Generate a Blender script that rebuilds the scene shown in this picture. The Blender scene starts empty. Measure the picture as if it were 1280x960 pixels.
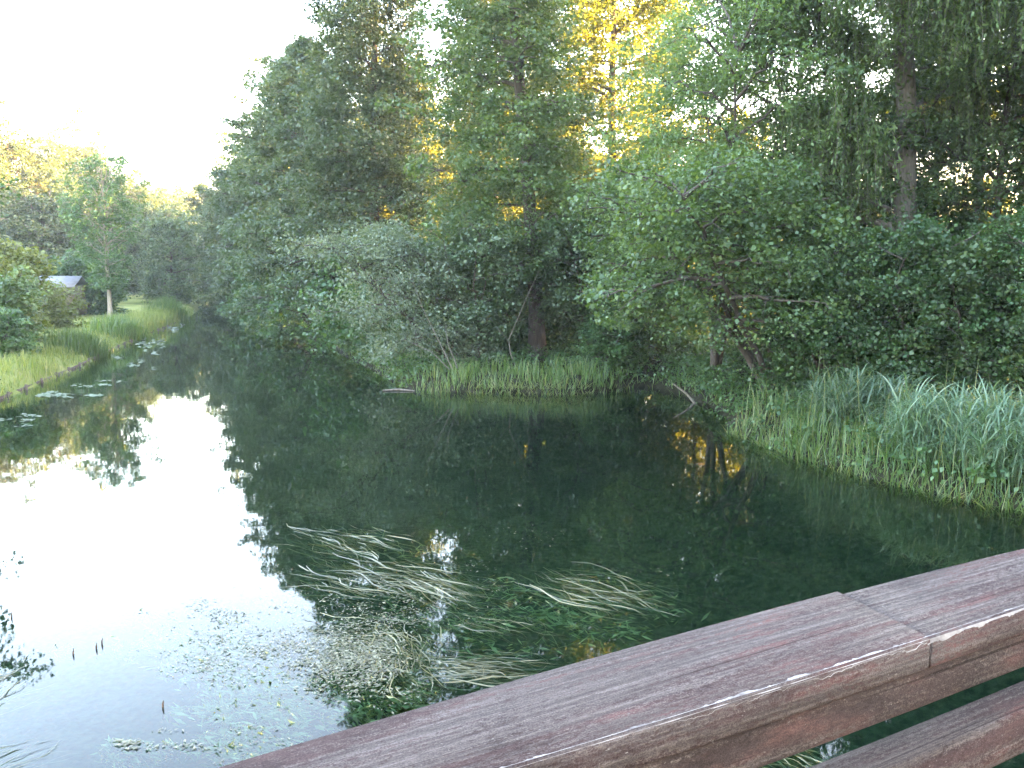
import bpy, math, random
import numpy as np
from mathutils import Vector

sc = bpy.context.scene
COL = sc.collection
H = 3.4                       # camera height above the water
F = 1108.0                    # focal length in photo pixels (1280 wide)
PITCH = math.atan(145 / F)
CP, SP = math.cos(PITCH), math.sin(PITCH)
PI = math.pi
HAZE = .0005


def ray(px, py):
    x, y = px - 640.0, 480.0 - py
    return np.array((x, F * CP + y * SP, -F * SP + y * CP))


def on_z(px, py, z=0.0):
    r = ray(px, py)
    t = (z - H) / r[2]
    return np.array((r[0] * t, r[1] * t, z))


def at_y(px, py, Y):
    r = ray(px, py)
    t = Y / r[1]
    return np.array((r[0] * t, Y, H + r[2] * t))


def x_at(px, Y):
    return (px - 640.0) / F * Y * 1.0 / CP


# ------------------------------------------------------------------ object helpers
def link(o, parent=None):
    COL.objects.link(o)
    if parent is not None:
        o.parent = parent
    return o


def tag(o, label=None, cat=None, group=None, kind=None):
    if label: o['label'] = label
    if cat: o['category'] = cat
    if group: o['group'] = group
    if kind: o['kind'] = kind
    return o


def empty(name, loc=(0, 0, 0), rz=0.0):
    o = bpy.data.objects.new(name, None)
    o.location = loc
    o.rotation_euler = (0, 0, rz)
    o.empty_display_size = 0.2
    return link(o)


class MB:
    """Collects quads, built as one mesh."""
    def __init__(self):
        self.v, self.f, self.r, self.n = [], [], [], 0

    def add(self, v, f, rnd=None):
        v = np.asarray(v, np.float32).reshape(-1, 3)
        f = np.asarray(f, np.int64).reshape(-1, 4)
        self.v.append(v)
        self.f.append(f + self.n)
        self.n += len(v)
        if rnd is None:
            rnd = np.full(len(f), 0.5, np.float32)
        self.r.append(np.broadcast_to(np.asarray(rnd, np.float32), (len(f),)))

    def build(self, name, mat, parent=None, smooth=False):
        me = bpy.data.meshes.new(name)
        v = np.concatenate(self.v)
        f = np.concatenate(self.f)
        r = np.concatenate(self.r)
        me.vertices.add(len(v))
        me.vertices.foreach_set('co', v.ravel())
        me.loops.add(f.size)
        me.loops.foreach_set('vertex_index', f.ravel().astype(np.int32))
        me.polygons.add(len(f))
        me.polygons.foreach_set('loop_start', (np.arange(len(f)) * 4).astype(np.int32))
        if smooth:
            me.polygons.foreach_set('use_smooth', np.ones(len(f), bool))
        me.update(calc_edges=True)
        a = me.attributes.new('rnd', 'FLOAT', 'FACE')
        a.data.foreach_set('value', r.astype(np.float32))
        me.materials.append(mat)
        o = bpy.data.objects.new(name, me)
        return link(o, parent)


def norm(a):
    return a / (np.linalg.norm(a, axis=-1, keepdims=True) + 1e-9)


def tube(mb, pts, rad, seg=6, rnd=None):
    pts = np.asarray(pts, float)
    n = len(pts)
    rad = np.broadcast_to(np.asarray(rad, float), (n,))
    tan = norm(np.gradient(pts, axis=0))
    ref = np.array((0.0, 0.0, 1.0)) if abs(tan[0][2]) < 0.8 else np.array((1.0, 0.0, 0.0))
    u = norm(np.cross(tan, ref))
    w = np.cross(tan, u)
    a = np.arange(seg) / seg * 2 * PI
    ring = (np.cos(a)[None, :, None] * u[:, None, :] + np.sin(a)[None, :, None] * w[:, None, :])
    v = pts[:, None, :] + ring * rad[:, None, None]
    i = np.arange(n - 1)[:, None] * seg
    j = np.arange(seg)[None, :]
    j2 = (j + 1) % seg
    f = np.stack((i + j, i + j2, i + seg + j2, i + seg + j), -1).reshape(-1, 4)
    mb.add(v.reshape(-1, 3), f, rnd)


def box(mb, lo, hi):
    (x0, y0, z0), (x1, y1, z1) = lo, hi
    v = [(x0, y0, z0), (x1, y0, z0), (x1, y1, z0), (x0, y1, z0), (x0, y0, z1), (x1, y0, z1), (x1, y1, z1), (x0, y1, z1)]
    f = [(0, 3, 2, 1), (4, 5, 6, 7), (0, 1, 5, 4), (1, 2, 6, 5), (2, 3, 7, 6), (3, 0, 4, 7)]
    mb.add(v, f)


def hexa(mb, p):
    """8 corners: bottom 4, top 4."""
    mb.add(p, [(0, 3, 2, 1), (4, 5, 6, 7), (0, 1, 5, 4), (1, 2, 6, 5), (2, 3, 7, 6), (3, 0, 4, 7)])


def leaves(mb, pos, nrm, dirv, length, width, rnd, fold=0.18):
    """Pointed leaves: diamond of four corners folded along the midrib."""
    n = norm(nrm)
    t = norm(dirv - (dirv * n).sum(-1, keepdims=True) * n)
    s = np.cross(n, t)
    L = length[:, None]
    W = width[:, None]
    b = pos - t * L * 0.5
    tip = pos + t * L * 0.5
    r = pos + s * W * 0.5 + n * W * fold - t * L * 0.06
    l = pos - s * W * 0.5 + n * W * fold - t * L * 0.06
    v = np.stack((b, r, tip, l), 1)
    m = len(pos)
    f = np.arange(m * 4).reshape(m, 4)
    mb.add(v.reshape(-1, 3), f, rnd)


# ------------------------------------------------------------------ materials
def new_mat(name):
    m = bpy.data.materials.new(name)
    m.use_nodes = True
    nt = m.node_tree
    nt.nodes.clear()
    out = nt.nodes.new('ShaderNodeOutputMaterial')
    return m, nt, out


def N(nt, kind, **kw):
    n = nt.nodes.new(kind)
    for k, v in kw.items():
        setattr(n, k, v)
    return n


def ramp(nt, stops, fac=None):
    r = N(nt, 'ShaderNodeValToRGB')
    el = r.color_ramp.elements
    while len(el) > 1: el.remove(el[-1])
    el[0].position, el[0].color = stops[0][0], (*stops[0][1], 1)
    for p, c in stops[1:]:
        e = el.new(p)
        e.color = (*c, 1)
    if fac is not None:
        nt.links.new(fac, r.inputs['Fac'])
    return r


def leaf_mat(name, c0, c1, c2, transl=0.35, rough=0.45, spec=0.5):
    m, nt, out = new_mat(name)
    at = N(nt, 'ShaderNodeAttribute', attribute_name='rnd')
    r = ramp(nt, [(0.0, c0), (0.55, c1), (1.0, c2)], at.outputs['Fac'])
    oi = N(nt, 'ShaderNodeObjectInfo')
    hs = N(nt, 'ShaderNodeHueSaturation')
    mr = N(nt, 'ShaderNodeMapRange')
    mr.inputs['To Min'].default_value = 0.8
    mr.inputs['To Max'].default_value = 1.2
    nt.links.new(oi.outputs['Random'], mr.inputs['Value'])
    nt.links.new(mr.outputs['Result'], hs.inputs['Value'])
    nt.links.new(r.outputs['Color'], hs.inputs['Color'])
    p = N(nt, 'ShaderNodeBsdfPrincipled')
    p.inputs['Roughness'].default_value = rough
    p.inputs['Specular IOR Level'].default_value = spec
    nt.links.new(hs.outputs['Color'], p.inputs['Base Color'])
    t = N(nt, 'ShaderNodeBsdfTranslucent')
    mul = N(nt, 'ShaderNodeMix', data_type='RGBA', blend_type='MULTIPLY')
    mul.inputs['Factor'].default_value = 1.0
    nt.links.new(hs.outputs['Color'], mul.inputs['A'])
    mul.inputs['B'].default_value = (2.2, 1.9, 0.7, 1)
    nt.links.new(mul.outputs['Result'], t.inputs['Color'])
    mx = N(nt, 'ShaderNodeMixShader')
    mx.inputs['Fac'].default_value = transl
    nt.links.new(p.outputs[0], mx.inputs[1])
    nt.links.new(t.outputs[0], mx.inputs[2])
    nt.links.new(mx.outputs[0], out.inputs['Surface'])
    return m


def noise_mat(name, stops, scale=5.0, detail=6.0, rough=0.85, bump=0.3, bscale=None, stretch=(1, 1, 1), spec=0.3, dist=0.02):
    m, nt, out = new_mat(name)
    tc = N(nt, 'ShaderNodeTexCoord')
    mp = N(nt, 'ShaderNodeMapping')
    mp.inputs['Scale'].default_value = stretch
    nt.links.new(tc.outputs['Object'], mp.inputs['Vector'])
    nz = N(nt, 'ShaderNodeTexNoise')
    nz.inputs['Scale'].default_value = scale
    nz.inputs['Detail'].default_value = detail
    nz.inputs['Roughness'].default_value = 0.65
    nt.links.new(mp.outputs['Vector'], nz.inputs['Vector'])
    r = ramp(nt, stops, nz.outputs['Fac'])
    p = N(nt, 'ShaderNodeBsdfPrincipled')
    p.inputs['Roughness'].default_value = rough
    p.inputs['Specular IOR Level'].default_value = spec
    nt.links.new(r.outputs['Color'], p.inputs['Base Color'])
    nb = N(nt, 'ShaderNodeTexNoise')
    nb.inputs['Scale'].default_value = bscale or scale * 3
    nb.inputs['Detail'].default_value = 5
    nt.links.new(mp.outputs['Vector'], nb.inputs['Vector'])
    b = N(nt, 'ShaderNodeBump')
    b.inputs['Strength'].default_value = bump
    b.inputs['Distance'].default_value = dist
    nt.links.new(nb.outputs['Fac'], b.inputs['Height'])
    nt.links.new(b.outputs['Normal'], p.inputs['Normal'])
    nt.links.new(p.outputs[0], out.inputs['Surface'])
    return m


M = {}
M['alder'] = leaf_mat('alder_leaf', (0.028, 0.056, 0.022), (0.050, 0.092, 0.034), (0.090, 0.138, 0.042), 0.32, 0.5, 0.5)
M['alder_cool'] = leaf_mat('alder_leaf_cool', (0.032, 0.060, 0.031), (0.054, 0.093, 0.046), (0.088, 0.130, 0.060), 0.30, 0.48, 0.55)
M['willow'] = leaf_mat('willow_leaf', (0.040, 0.076, 0.030), (0.075, 0.130, 0.048), (0.120, 0.185, 0.072), 0.40, 0.45, 0.5)
M['sallow'] = leaf_mat('sallow_leaf', (0.062, 0.098, 0.064), (0.112, 0.158, 0.104), (0.165, 0.215, 0.145), 0.25, 0.5, 0.5)
M['bush'] = leaf_mat('bush_leaf', (0.025, 0.060, 0.025), (0.045, 0.100, 0.036), (0.085, 0.150, 0.045), 0.30, 0.45, 0.5)
M['yellow_bush'] = leaf_mat('yellow_bush_leaf', (0.065, 0.090, 0.025), (0.110, 0.145, 0.040), (0.150, 0.190, 0.060), 0.35, 0.5, 0.4)
M['wood_far'] = leaf_mat('far_leaf', (0.032, 0.056, 0.030), (0.052, 0.085, 0.042), (0.085, 0.120, 0.050), 0.32, 0.5, 0.4)
M['golden'] = leaf_mat('sunlit_leaf', (0.050, 0.075, 0.022), (0.085, 0.110, 0.028), (0.120, 0.140, 0.035), 0.42, 0.5, 0.4)  # yellower leaf for sunlit trees, the sun's gold partly put into its colour
M['reed'] = leaf_mat('reed_blade', (0.042, 0.084, 0.026), (0.076, 0.136, 0.042), (0.165, 0.190, 0.085), 0.35, 0.45, 0.5)
M['reed_blue'] = leaf_mat('blue_reed_blade', (0.050, 0.098, 0.055), (0.085, 0.150, 0.088), (0.150, 0.205, 0.130), 0.30, 0.4, 0.6)
M['bankgrass'] = leaf_mat('bank_grass_blade', (0.070, 0.110, 0.030), (0.120, 0.160, 0.050), (0.200, 0.210, 0.090), 0.35, 0.55, 0.4)
M['ribbon'] = leaf_mat('ribbon_weed_blade', (0.050, 0.056, 0.022), (0.095, 0.102, 0.042), (0.170, 0.165, 0.080), 0.2, 0.35, 0.6)
M['debris'] = leaf_mat('floating_leaf', (0.045, 0.042, 0.022), (0.100, 0.105, 0.052), (0.180, 0.180, 0.105), 0.1, 0.4, 0.6)
M['pad'] = leaf_mat('lily_pad_leaf', (0.05, 0.085, 0.04), (0.08, 0.12, 0.06), (0.12, 0.16, 0.10), 0.1, 0.6, 0.3)
M['sunken'] = leaf_mat('sunken_weed_blade', (0.10, 0.14, 0.06), (0.20, 0.26, 0.13), (0.34, 0.40, 0.24), 0.2, 0.6, 0.3)
M['bark'] = noise_mat('bark', [(0.3, (0.030, 0.024, 0.020)), (0.7, (0.095, 0.080, 0.066))], 6, stretch=(3, 3, 0.6), bump=0.8)
M['pale_bark'] = noise_mat('pale_bark', [(0.3, (0.16, 0.14, 0.11)), (0.7, (0.34, 0.31, 0.26))], 8, stretch=(3, 3, 0.7), bump=0.6)
M['grey_bark'] = noise_mat('grey_bark', [(0.3, (0.07, 0.062, 0.05)), (0.7, (0.17, 0.155, 0.13))], 8, stretch=(3, 3, 0.7), bump=0.6)
M['edge_wood'] = noise_mat('edging_wood', [(0.3, (0.035, 0.028, 0.022)), (0.7, (0.12, 0.10, 0.08))], 5, stretch=(1, 1, 4), bump=0.5)
M['shed_wall'] = noise_mat('shed_board', [(0.3, (0.10, 0.08, 0.06)), (0.7, (0.17, 0.14, 0.11))], 4, stretch=(6, 6, 0.5))
M['shed_roof'] = noise_mat('shed_roofing', [(0.3, (0.12, 0.13, 0.14)), (0.7, (0.22, 0.23, 0.245))], 3, rough=0.6)
M['concrete'] = noise_mat('bridge_pier_concrete', [(0.3, (0.16, 0.155, 0.145)), (0.7, (0.30, 0.29, 0.27))], 4)


def rail_mat(name, red=1.0, weather=0.5):
    """Worn red-brown painted timber: grain runs along local X."""
    m, nt, out = new_mat(name)
    tc = N(nt, 'ShaderNodeTexCoord')
    L = nt.links.new

    def nz(scale, stretch, detail=6, rough=0.6):
        mp = N(nt, 'ShaderNodeMapping')
        mp.inputs['Scale'].default_value = stretch
        L(tc.outputs['Object'], mp.inputs['Vector'])
        n = N(nt, 'ShaderNodeTexNoise')
        n.inputs['Scale'].default_value = scale
        n.inputs['Detail'].default_value = detail
        n.inputs['Roughness'].default_value = rough
        L(mp.outputs['Vector'], n.inputs['Vector'])
        return n.outputs['Fac']
    grain = nz(20, (0.16, 8, 8), 7, 0.65)
    streak = nz(9, (0.14, 6, 6), 4, 0.55)
    blot = nz(7, (0.55, 1.9, 1.9), 6, 0.62)
    grit = nz(520, (0.75, 1, 1), 3, 0.7)
    grit2 = nz(150, (0.5, 1.2, 1.2), 5, 0.7)
    wet = nz(3.1, (0.7, 2, 2), 4, 0.6)
    paint = ramp(nt, [(0.36, (0.052 * red, 0.035, 0.032)), (0.52, (0.078 * red, 0.048, 0.043)), (0.66, (0.150 * red, 0.072, 0.062))], blot)
    grey = ramp(nt, [(0.3, (0.052, 0.041, 0.036)), (0.5, (0.088, 0.071, 0.063)), (0.7, (0.150, 0.126, 0.112))], grain)

    def madd(x, k, y):
        n = N(nt, 'ShaderNodeMath', operation='MULTIPLY_ADD')
        L(x, n.inputs[0]); n.inputs[1].default_value = k
        if y is None: n.inputs[2].default_value = 0
        else: L(y, n.inputs[2])
        return n.outputs[0]
    worn = madd(grit, .35, madd(grit2, .5, madd(streak, .6, madd(wet, .5, None))))
    mr = N(nt, 'ShaderNodeMapRange')
    mr.inputs['From Min'].default_value = 1.02 - weather * 0.14
    mr.inputs['From Max'].default_value = 1.14 - weather * 0.14
    L(worn, mr.inputs['Value'])
    mx = N(nt, 'ShaderNodeMix', data_type='RGBA')
    L(mr.outputs['Result'], mx.inputs['Factor'])
    L(paint.outputs['Color'], mx.inputs['A']); L(grey.outputs['Color'], mx.inputs['B'])
    gr = ramp(nt, [(0.28, (0.42, 0.42, 0.42)), (0.5, (0.95, 0.95, 0.95)), (0.72, (1.5, 1.5, 1.5))], grit)
    mg = N(nt, 'ShaderNodeMix', data_type='RGBA', blend_type='MULTIPLY'); mg.inputs['Factor'].default_value = 0.85
    L(mx.outputs['Result'], mg.inputs['A']); L(gr.outputs['Color'], mg.inputs['B'])
    gr2 = ramp(nt, [(0.3, (0.6, 0.6, 0.58)), (0.5, (1, 1, 1)), (0.7, (1.3, 1.28, 1.25))], grit2)
    mg2 = N(nt, 'ShaderNodeMix', data_type='RGBA', blend_type='MULTIPLY'); mg2.inputs['Factor'].default_value = 0.8
    L(mg.outputs['Result'], mg2.inputs['A']); L(gr2.outputs['Color'], mg2.inputs['B'])
    crack = ramp(nt, [(0.0, (0.2, 0.19, 0.18)), (0.325, (0.28, 0.26, 0.25)), (0.35, (1, 1, 1))], nz(9, (0.07, 14, 14), 5, 0.5))
    mul = N(nt, 'ShaderNodeMix', data_type='RGBA', blend_type='MULTIPLY'); mul.inputs['Factor'].default_value = 0.7
    L(mg2.outputs['Result'], mul.inputs['A']); L(crack.outputs['Color'], mul.inputs['B'])
    stain = ramp(nt, [(0.30, (0.50, 0.50, 0.50)), (0.44, (0.92, 0.92, 0.92)), (0.6, (1.0, 1.0, 1.0)), (0.72, (1.25, 1.2, 1.17))], nz(6.5, (0.5, 1.3, 1.3), 7, 0.65))
    mst = N(nt, 'ShaderNodeMix', data_type='RGBA', blend_type='MULTIPLY'); mst.inputs['Factor'].default_value = 0.9
    L(mul.outputs['Result'], mst.inputs['A']); L(stain.outputs['Color'], mst.inputs['B'])
    sp = ramp(nt, [(0.0, (0, 0, 0)), (0.655, (0, 0, 0)), (0.70, (1, 1, 1))], nz(210, (0.45, 1, 1), 4, 0.7))
    mx2 = N(nt, 'ShaderNodeMix', data_type='RGBA')
    L(sp.outputs['Color'], mx2.inputs['Factor'])
    L(mst.outputs['Result'], mx2.inputs['A']); mx2.inputs['B'].default_value = (0.20, 0.18, 0.16, 1)
    add2 = N(nt, 'ShaderNodeMath', operation='MULTIPLY_ADD')
    L(grit, add2.inputs[0]); add2.inputs[1].default_value = .5; L(madd(grain, .8, madd(grit2, .6, None)), add2.inputs[2])
    p = N(nt, 'ShaderNodeBsdfPrincipled')
    p.inputs['Roughness'].default_value = 0.9
    p.inputs['Specular IOR Level'].default_value = 0.15
    L(mx2.outputs['Result'], p.inputs['Base Color'])
    b = N(nt, 'ShaderNodeBump'); b.inputs['Strength'].default_value = 0.9; b.inputs['Distance'].default_value = 0.004
    L(add2.outputs[0], b.inputs['Height'])
    L(b.outputs['Normal'], p.inputs['Normal'])
    L(p.outputs[0], out.inputs['Surface'])
    return m


M['rail_top'] = rail_mat('worn_red_timber', 1.0, 0.95)
M['rail_side'] = rail_mat('red_timber', .86, 0.62)
M['rail_edge'] = noise_mat('chipped_pale_edge', [(0.35, (0.10, 0.085, 0.078)), (0.55, (0.26, 0.24, 0.22)), (0.75, (0.38, 0.36, 0.34))], 22, stretch=(1, 1, 1), bump=0.3, dist=0.002)

# ------------------------------------------------------------------ river outline and ground
LEFT = [(-11.5, -60), (-11.5, 0), (-12.6, 12), (-13.3, 22.8), (-14.9, 30), (-17.2, 39), (-18.8, 46), (-20.6, 54.3), (-22.2, 60), (-25.5, 72), (-30, 87), (-37.5, 103), (-46, 118), (-60, 135), (-100, 165)]
RIGHT = [(-100, 158), (-58, 128), (-42, 113), (-33.5, 101), (-25.8, 88), (-20.5, 75), (-15.5, 60), (-11.5, 48), (-7.4, 37), (-4.6, 29.5), (-3.0, 25.0), (-1.5, 24.2), (1.3, 23.9), (2.6, 24.3), (3.2, 25.0), (3.9, 25.6), (4.7, 23.5), (4.9, 20.5), (4.7, 18.0), (5.2, 15.8), (5.95, 14.0), (6.6, 13.0), (7.3, 12.2), (8.6, 10.2), (9.6, 7), (10, 2), (10, -60)]
POLY = np.array(LEFT + RIGHT, float)


def river_dist(x, y):
    """>0 on land, <0 in the river."""
    x = np.asarray(x, float); y = np.asarray(y, float)
    d = np.full(x.shape, 1e9)
    inside = np.zeros(x.shape, bool)
    n = len(POLY)
    for i in range(n):
        x0, y0 = POLY[i]; x1, y1 = POLY[(i + 1) % n]
        ex, ey = x1 - x0, y1 - y0
        t = np.clip(((x - x0) * ex + (y - y0) * ey) / (ex * ex + ey * ey), 0, 1)
        d = np.minimum(d, np.hypot(x - x0 - t * ex, y - y0 - t * ey))
        c = ((y0 > y) != (y1 > y)) & (x < (x1 - x0) * (y - y0) / ((y1 - y0) if y1 != y0 else 1e-9) + x0)
        inside ^= c
    return np.where(inside, -d, d)


def gz(x, y):
    d = river_dist(x, y)
    x = np.asarray(x, float); y = np.asarray(y, float)
    land = 0.10 + 0.30 * np.clip(d / 0.7, 0, 1) + 0.35 * np.clip((d - 2) / 14, 0, 1)
    land = land + 0.05 * np.sin(x * 0.9 + 1.3) * np.cos(y * 0.7) * np.clip(d, 0, 1)
    bed = -0.10 - np.minimum(1.3, 0.42 * -d) + 0.05 * np.sin(x * 1.7) * np.sin(y * 1.3 + 0.5)
    return np.where(d > 0, land, bed)


def axis(lo, hi, dense_lo, dense_hi, step, grow=1.25):
    a = list(np.arange(dense_lo, dense_hi + 1e-6, step))
    s = step; v = dense_hi
    while v < hi:
        s *= grow; v += s; a.append(v)
    s = step; v = dense_lo
    while v > lo:
        s *= grow; v -= s; a.insert(0, v)
    return np.array(a)


gx = axis(-1500, 1500, -46, 16, 0.4)
gy = axis(-1500, 2500, -4, 120, 0.4)
X, Y = np.meshgrid(gx, gy)
Z = gz(X.ravel(), Y.ravel())
nx, ny = len(gx), len(gy)
ii = (np.arange(ny - 1)[:, None] * nx + np.arange(nx - 1)[None, :]).ravel()
mb = MB()
mb.add(np.stack((X.ravel(), Y.ravel(), Z), -1), np.stack((ii, ii + 1, ii + nx + 1, ii + nx), -1))
# ground material: grass on the banks, mud under water
gm, nt, out = new_mat('bank_soil_and_grass')
geo = N(nt, 'ShaderNodeNewGeometry')
sep = N(nt, 'ShaderNodeSeparateXYZ'); nt.links.new(geo.outputs['Position'], sep.inputs[0])
n1 = N(nt, 'ShaderNodeTexNoise'); n1.inputs['Scale'].default_value = 0.6; n1.inputs['Detail'].default_value = 8
n2 = N(nt, 'ShaderNodeTexNoise'); n2.inputs['Scale'].default_value = 9; n2.inputs['Detail'].default_value = 6
nt.links.new(geo.outputs['Position'], n1.inputs['Vector']); nt.links.new(geo.outputs['Position'], n2.inputs['Vector'])
lawn = ramp(nt, [(0.3, (0.075, 0.105, 0.028)), (0.5, (0.120, 0.150, 0.040)), (0.7, (0.165, 0.175, 0.062))], n1.outputs['Fac'])
soil = ramp(nt, [(0.3, (0.010, 0.012, 0.006)), (0.6, (0.026, 0.026, 0.014))], n2.outputs['Fac'])
mudc = ramp(nt, [(0.35, (0.013, 0.021, 0.014)), (0.65, (0.037, 0.053, 0.032))], n2.outputs['Fac'])
mx = N(nt, 'ShaderNodeMix', data_type='RGBA')
lx = N(nt, 'ShaderNodeMapRange'); lx.inputs['From Min'].default_value = -11.0; lx.inputs['From Max'].default_value = -11.6
nt.links.new(sep.outputs['X'], lx.inputs['Value'])
# woodland floor on the right bank, lawn on the left one (line roughly along the river)
mad = N(nt, 'ShaderNodeMath', operation='MULTIPLY_ADD'); mad.inputs[1].default_value = 0.33; mad.inputs[2].default_value = -0.6
nt.links.new(sep.outputs['Y'], mad.inputs[0])
ad = N(nt, 'ShaderNodeMath', operation='ADD'); nt.links.new(mad.outputs[0], ad.inputs[0]); nt.links.new(sep.outputs['X'], ad.inputs[1])
lx.inputs['From Min'].default_value = -1.0; lx.inputs['From Max'].default_value = -3.0
nt.links.new(ad.outputs[0], lx.inputs['Value'])
nt.links.new(lx.outputs['Result'], mx.inputs['Factor'])
nt.links.new(soil.outputs['Color'], mx.inputs['A']); nt.links.new(lawn.outputs['Color'], mx.inputs['B'])
wz = N(nt, 'ShaderNodeMapRange'); wz.inputs['From Min'].default_value = -0.05; wz.inputs['From Max'].default_value = -0.25
nt.links.new(sep.outputs['Z'], wz.inputs['Value'])
mx2 = N(nt, 'ShaderNodeMix', data_type='RGBA')
nt.links.new(wz.outputs['Result'], mx2.inputs['Factor'])
nt.links.new(mx.outputs['Result'], mx2.inputs['A']); nt.links.new(mudc.outputs['Color'], mx2.inputs['B'])
p = N(nt, 'ShaderNodeBsdfPrincipled'); p.inputs['Roughness'].default_value = 0.95
p.inputs['Specular IOR Level'].default_value = 0.1
nt.links.new(mx2.outputs['Result'], p.inputs['Base Color'])
b = N(nt, 'ShaderNodeBump'); b.inputs['Strength'].default_value = 0.5; b.inputs['Distance'].default_value = 0.05
nt.links.new(n2.outputs['Fac'], b.inputs['Height']); nt.links.new(b.outputs['Normal'], p.inputs['Normal'])
nt.links.new(p.outputs[0], out.inputs['Surface'])
tag(mb.build('ground', gm, smooth=True), kind='structure')

# water: one level sheet, mirror by Fresnel, tinted see-through below
wm, nt, out = new_mat('river_water')
geo = N(nt, 'ShaderNodeNewGeometry')
mp = N(nt, 'ShaderNodeMapping'); mp.inputs['Scale'].default_value = (1.0, 0.8, 1.0)
nt.links.new(geo.outputs['Position'], mp.inputs['Vector'])
w1 = N(nt, 'ShaderNodeTexNoise'); w1.inputs['Scale'].default_value = 0.9; w1.inputs['Detail'].default_value = 2.0
w2 = N(nt, 'ShaderNodeTexNoise'); w2.inputs['Scale'].default_value = 4.5; w2.inputs['Detail'].default_value = 2.0
nt.links.new(mp.outputs['Vector'], w1.inputs['Vector']); nt.links.new(mp.outputs['Vector'], w2.inputs['Vector'])
b1 = N(nt, 'ShaderNodeBump'); b1.inputs['Strength'].default_value = 1.0; b1.inputs['Distance'].default_value = 0.0022
b2 = N(nt, 'ShaderNodeBump'); b2.inputs['Strength'].default_value = 1.0; b2.inputs['Distance'].default_value = 0.0004
nt.links.new(w1.outputs['Fac'], b1.inputs['Height']); nt.links.new(w2.outputs['Fac'], b2.inputs['Height'])
nt.links.new(b1.outputs['Normal'], b2.inputs['Normal'])
fr = N(nt, 'ShaderNodeFresnel'); fr.inputs['IOR'].default_value = 1.33
gl = N(nt, 'ShaderNodeBsdfGlossy'); gl.inputs['Roughness'].default_value = 0.02
gl.inputs['Color'].default_value = (1, 1, 1, 1)
tr = N(nt, 'ShaderNodeBsdfTransparent'); tr.inputs['Color'].default_value = (0.52, 0.70, 0.58, 1)
nt.links.new(b2.outputs['Normal'], fr.inputs['Normal']); nt.links.new(b2.outputs['Normal'], gl.inputs['Normal'])
ms = N(nt, 'ShaderNodeMixShader')
nt.links.new(fr.outputs[0], ms.inputs[0]); nt.links.new(tr.outputs[0], ms.inputs[1]); nt.links.new(gl.outputs[0], ms.inputs[2])
nt.links.new(ms.outputs[0], out.inputs['Surface'])
mb = MB()
mb.add([(-130, -62, 0), (22, -62, 0), (22, 175, 0), (-130, 175, 0)], [(0, 1, 2, 3)])
tag(mb.build('river_water', wm), kind='structure')


# ------------------------------------------------------------------ trees
def crown_leaves(mb, rng, cen, rad, flat, n, size, up=0.7, droop=0.35, aspect=0.75, axis_c=None, tone=None):
    """Leaf sprays: cen (S,3), rad (S,), n leaves each."""
    S = len(cen)
    c = np.repeat(cen, n, 0)
    r = np.repeat(rad, n)[:, None]
    g = rng.normal(size=(S * n, 3))
    g = norm(g) * (rng.random((S * n, 1)) ** 0.45)
    off = g * r * np.array((1, 1, flat))
    pos = c + off
    nrm = norm(rng.normal(size=(S * n, 3)) + np.array((0, 0, up * 2.0)) + g * 0.5)
    out = off.copy()
    if axis_c is not None:
        o2 = pos - axis_c
        o2[:, 2] = 0
        out = norm(off) + norm(o2) * 0.8
    d = norm(out) + rng.normal(size=(S * n, 3)) * 0.5 + np.array((0, 0, -droop))
    L = size * (0.55 + 0.75 * rng.random(S * n)) * np.repeat(.78 + .5 * rng.random(S), n)
    W = L * aspect * (0.8 + 0.4 * rng.random(S * n))
    if tone is None:
        tone = rng.random(S)
    rn = np.clip(np.repeat(tone, n) * 0.55 + rng.random(S * n) * 0.5, 0, 1)
    leaves(mb, pos, nrm, d, L, W, rn)


def profile(kind, t):
    if kind == 'alder':
        return np.interp(t, [0, .12, .4, .65, .85, 1], [.65, 1, 1.0, .85, .55, .10])
    if kind == 'tall':
        return np.interp(t, [0, .12, .3, .45, .65, .85, 1], [.8, 1.05, 1.0, .82, .68, .45, .10])
    if kind == 'dome':
        return np.interp(t, [0, .2, .5, .75, .92, 1], [.75, 1.0, 1.0, .85, .5, .2])
    if kind == 'bush':
        return np.interp(t, [0, .25, .6, .85, 1], [.95, 1.05, .9, .6, .25])
    if kind == 'vase':
        return np.interp(t, [0, .3, .6, .85, 1], [.35, .7, 1.0, .85, .35])
    return 1.0


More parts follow.
